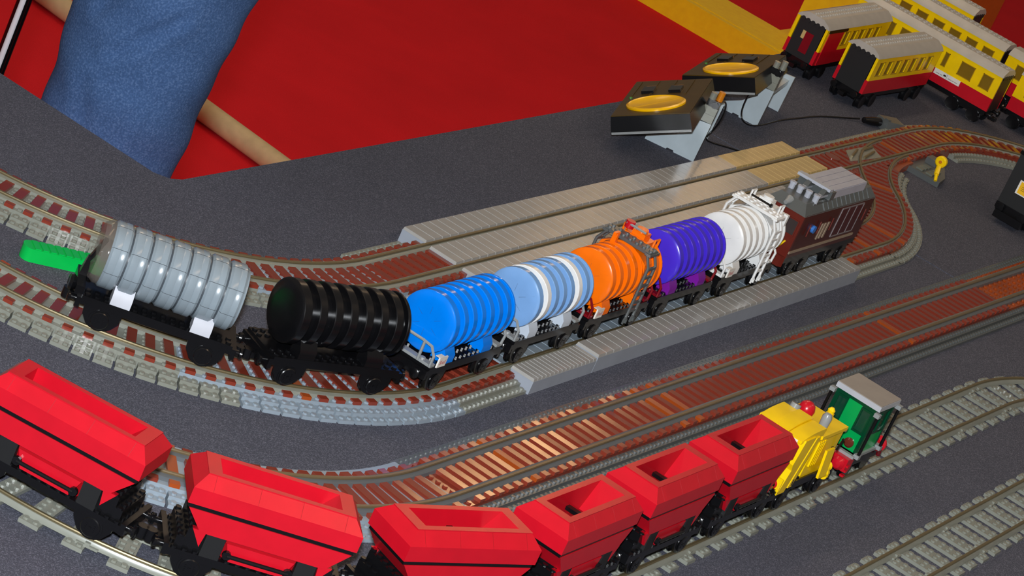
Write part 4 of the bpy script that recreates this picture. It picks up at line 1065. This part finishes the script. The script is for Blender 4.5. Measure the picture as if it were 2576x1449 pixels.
def person():
    """lower body of a visitor standing in the table's inner corner"""
    hips = [(6.6, 112.5), (26.3, 122.6)]
    def leg_rings(cx, cy, zs, rs, wob):
        v = []; n = 72
        for k, (z, r) in enumerate(zip(zs, rs)):
            for i in range(n):
                a = 2 * pi * i / n
                rr = r * (1 + wob * (.016 * sin(3 * a + z * .21 + cx) + .012 * sin(5 * a - z * .33) + .012 * sin(2 * a + z * .45) + .012 * sin(z * .9 + 2 * a)))
                for (aa, za, ab, zb, wd, am) in ((3.95, 14.5, 3.35, 7.0, .9, .5), (3.82, 1.0, 3.72, -8.0, .6, .45), (3.3, 17, 2.9, 11, 1.0, .35), (3.1, 2, 3.4, -7, 1.2, .3)):
                    ux, uz = (ab - aa) * r, zb - za; px_, pz_ = (a - aa) * r, z - za
                    tt = max(0, min(1, (px_ * ux + pz_ * uz) / (ux * ux + uz * uz)))
                    d2 = (px_ - tt * ux) ** 2 + (pz_ - tt * uz) ** 2
                    rr -= am * math.exp(-d2 / (wd * wd)) - am * .6 * math.exp(-(math.sqrt(d2) - 1.6 * wd) ** 2 / (wd * wd))
                v.append((cx + rr * 1.0 * cos(a) + .02 * (z + 40), cy + rr * .98 * sin(a), z))
        f = []
        for k in range(len(zs) - 1):
            for i in range(n): f.append((k * n + i, k * n + (i + 1) % n, (k + 1) * n + (i + 1) % n, (k + 1) * n + i))
        f += [tuple(range(n - 1, -1, -1)), tuple(range((len(zs) - 1) * n, len(zs) * n))]
        return v, f
    # body: one continuous skin surface grown over a skeleton
    U = Vector((.906, .42, 0)); F = Vector((.42, -.906, 0)); c0 = Vector((16.5, 117.5, 0)); Zv = Vector((0, 0, 1))
    V = []; E_ = []; RR = []
    def node(p_, r, par=None):
        V.append(Vector(p_)); RR.append(r)
        if par is not None: E_.append((par, len(V) - 1))
        return len(V) - 1
    root = node(c0 + Zv * 27, 12)
    ch = node(c0 + Zv * 72, 13, node(c0 + Zv * 50, 11.5, root))
    hd = node(c0 + F * 1.5 + Zv * 106, 8.2, node(c0 + F * .8 + Zv * 96, 5.6, node(c0 + Zv * 89, 6.5, ch)))
    node(c0 + F * .5 + Zv * 117, 7.6, hd)
    for hp_, foot in (((8.5, 113.5), (6.6, 112.3)), ((25, 121.8), (26.3, 122.6))):
        k = node((hp_[0], hp_[1], 17), 8, root); k = node((foot[0], foot[1], -34), 5.6, k); k = node((foot[0], foot[1], -84), 3.6, k)
        node((foot[0] + F.x * 10, foot[1] + F.y * 10, -89.5), 3.2, k)
    arms = []
    for sd in (-1, 1):
        sh = c0 + U * (sd * 19) + Zv * 85; el = c0 + U * (sd * 23) - F * 2 + Zv * 53; wr = c0 + U * (sd * 11) + F * 22 + Zv * 50; pm = c0 + U * (sd * 8) + F * 29 + Zv * 51
        arms.append((sh, el, wr))
        k = node(sh, 3.6, ch); k = node(el, 4.0, k); k = node(wr, 2.8, k); k = node(pm, 3.2, k)
        ax = (pm - wr).normalized()
        for j, ln in enumerate((5.2, 6.0, 5.6, 4.4)):
            p0 = pm + Zv * (3.3 - 2.2 * j) + ax * 1.5
            p1 = p0 + ax * ln * .55 - U * (sd * .4); p2 = p1 + ax * ln * .35 - U * (sd * 1.6)
            node(p2, .9, node(p1, 1.0, node(p0, 1.1, k)))
        t0 = wr + Zv * 3.0 + ax * 2.2
        node(t0 + ax * 4.6 + Zv * 2.2, 1.0, node(t0 + ax * 2.2 + Zv * 1.6, 1.2, k))
    me = bpy.data.meshes.new('person')
    me.from_pydata([tuple(v * S) for v in V], E_, [])
    o = bpy.data.objects.new('person', me); C.objects.link(o); me.materials.append(SKIN)
    o.modifiers.new('Skin', 'SKIN')
    for v, r in zip(me.skin_vertices[0].data, RR): v.radius = (r * S, r * S)
    for v in me.skin_vertices[0].data: v.use_root = False
    me.skin_vertices[0].data[0].use_root = True
    o.modifiers.new('Subdivision', 'SUBSURF').levels = 2
    tag(o, 'visitor in blue jeans standing in the inner corner of the table', 'person')
    def loft(mb, secs, n=32):
        """sections (centre, half width along U, half depth along F)"""
        vs = []
        for cc, a_, b_ in secs:
            for i in range(n):
                t_ = 2 * pi * i / n; vs.append(tuple(cc + U * (a_ * cos(t_)) - F * (b_ * sin(t_))))
        fs = []
        for k in range(len(secs) - 1):
            for i in range(n): fs.append((k * n + i, k * n + (i + 1) % n, (k + 1) * n + (i + 1) % n, (k + 1) * n + i))
        fs += [tuple(range(n - 1, -1, -1)), tuple(range((len(secs) - 1) * n, len(secs) * n))]
        return mb.add(vs, fs)
    sh_ = loft(MB(), [(c0 + Zv * 33, 19.5, 12.8), (c0 + Zv * 40, 19, 12.6), (c0 + Zv * 55, 18.5, 12.4), (c0 + Zv * 72, 21, 13), (c0 + Zv * 84, 22, 11), (c0 + Zv * 90, 15, 8), (c0 + Zv * 92, 7.5, 6.8)]).build('shirt', SHIRT, o, smooth=60)
    for sh, el, wr in arms:
        MB().tube([sh + Zv * 4.5, sh * .7 + el * .3, el * .95 + sh * .05, el * .95 + wr * .05, el * .4 + wr * .6, wr], 5.2, 14).build('sleeve', SHIRT, sh_, smooth=60)
    # head details: hair, ears, eyes, nose, mouth
    hc = c0 + F * 1.5 + Zv * 110
    q = MB(); n = 20; vs = []; fs = []
    for k in range(9):
        ph = pi * .43 * k / 8.0
        for i in range(n):
            t_ = 2 * pi * i / n
            vs.append(tuple(hc + (U * (cos(t_) * 9.3) - F * (sin(t_) * 10.6)) * max(sin(ph), .02) + Zv * (13.6 * cos(ph)) - F * 1.6))
    for k in range(8):
        for i in range(n): fs.append((k * n + i, k * n + (i + 1) % n, (k + 1) * n + (i + 1) % n, (k + 1) * n + i))
    q.add(vs, fs + [tuple(range(n))]).build('hair', HAIR, o, smooth=60)
    fz = hc + F * 8.2
    for sd in (-1, 1):
        e_ = MB().lathe([(-1.0, .0001), (-.7, .8), (0, 1.05), (.7, .8), (1.0, .0001)], 12, 'z'); ob = e_.build('eye', PAPER, o); ob.location = (fz + U * (sd * 3.2) + Zv * .6) * S
        ob = MB().lathe([(-1.8, .0001), (-1.3, 1.2), (0, 1.5), (1.3, 1.2), (1.8, .0001)], 12, 'z').build('ear', SKIN, o); ob.location = (hc + U * (sd * 9.0)) * S
    MB().hull([tuple((fz + U * a_ + F * b_).xy) for a_, b_ in ((-1.3, -.6), (1.3, -.6), (.8, 2.4), (-.8, 2.4))], hc.z - 3.4, [tuple((fz + U * a_ + F * b_).xy) for a_, b_ in ((-.5, -.6), (.5, -.6), (.3, .5), (-.3, .5))], hc.z + 1.2).build('nose', SKIN, o)
    ob = MB().tube([fz + U * -2.2 - Zv * 6 - F * .4, fz - Zv * 6.3 + F * .2, fz + U * 2.2 - Zv * 6 - F * .4], .5, 8).build('mouth', mat('lips', (150, 84, 76), .5), o)
    zs = [-86 + i * 2.6 for i in range(22)] + [-30 + i * .8 for i in range(76)]
    jm = MB()
    for cx, cy in hips:
        rs = []
        for z in zs:
            u = (z + 86) / 117.0
            rs.append(7.6 + 1.4 * u + (2.2 * max(0, (u - .55)) / .45) + (.35 * sin(z * .5) if u < .12 else 0))
        v, f = leg_rings(cx, cy, zs, rs if cx < 10 else [r_ * .94 for r_ in rs], 1.0); jm.add(v, f)
    loft(jm, [(c0 + Zv * 11, 17, 9), (c0 + Zv * 17, 20.5, 10.6), (c0 + Zv * 25, 20.8, 11.8), (c0 + Zv * 35, 19, 12.2), (c0 + Zv * 37, 18.6, 12.0)])
    jm.build('jeans', DENIM, o, smooth=60)
    for cx, cy in hips:
        cc = Vector((cx, cy, 0))
        bot = [tuple((cc + U * a_ + F * b_).xy) for a_, b_ in ((-4.6, -7), (4.6, -7), (5.2, 8), (3.2, 18), (-3.2, 18), (-5.2, 8))]
        top = [tuple((cc + U * a_ + F * b_).xy) for a_, b_ in ((-3.8, -6), (3.8, -6), (4.0, 5), (2.4, 14), (-2.4, 14), (-4.0, 5))]
        MB().hull(bot, -92, top, -85.8).build('shoe', SOLE, o)
person()
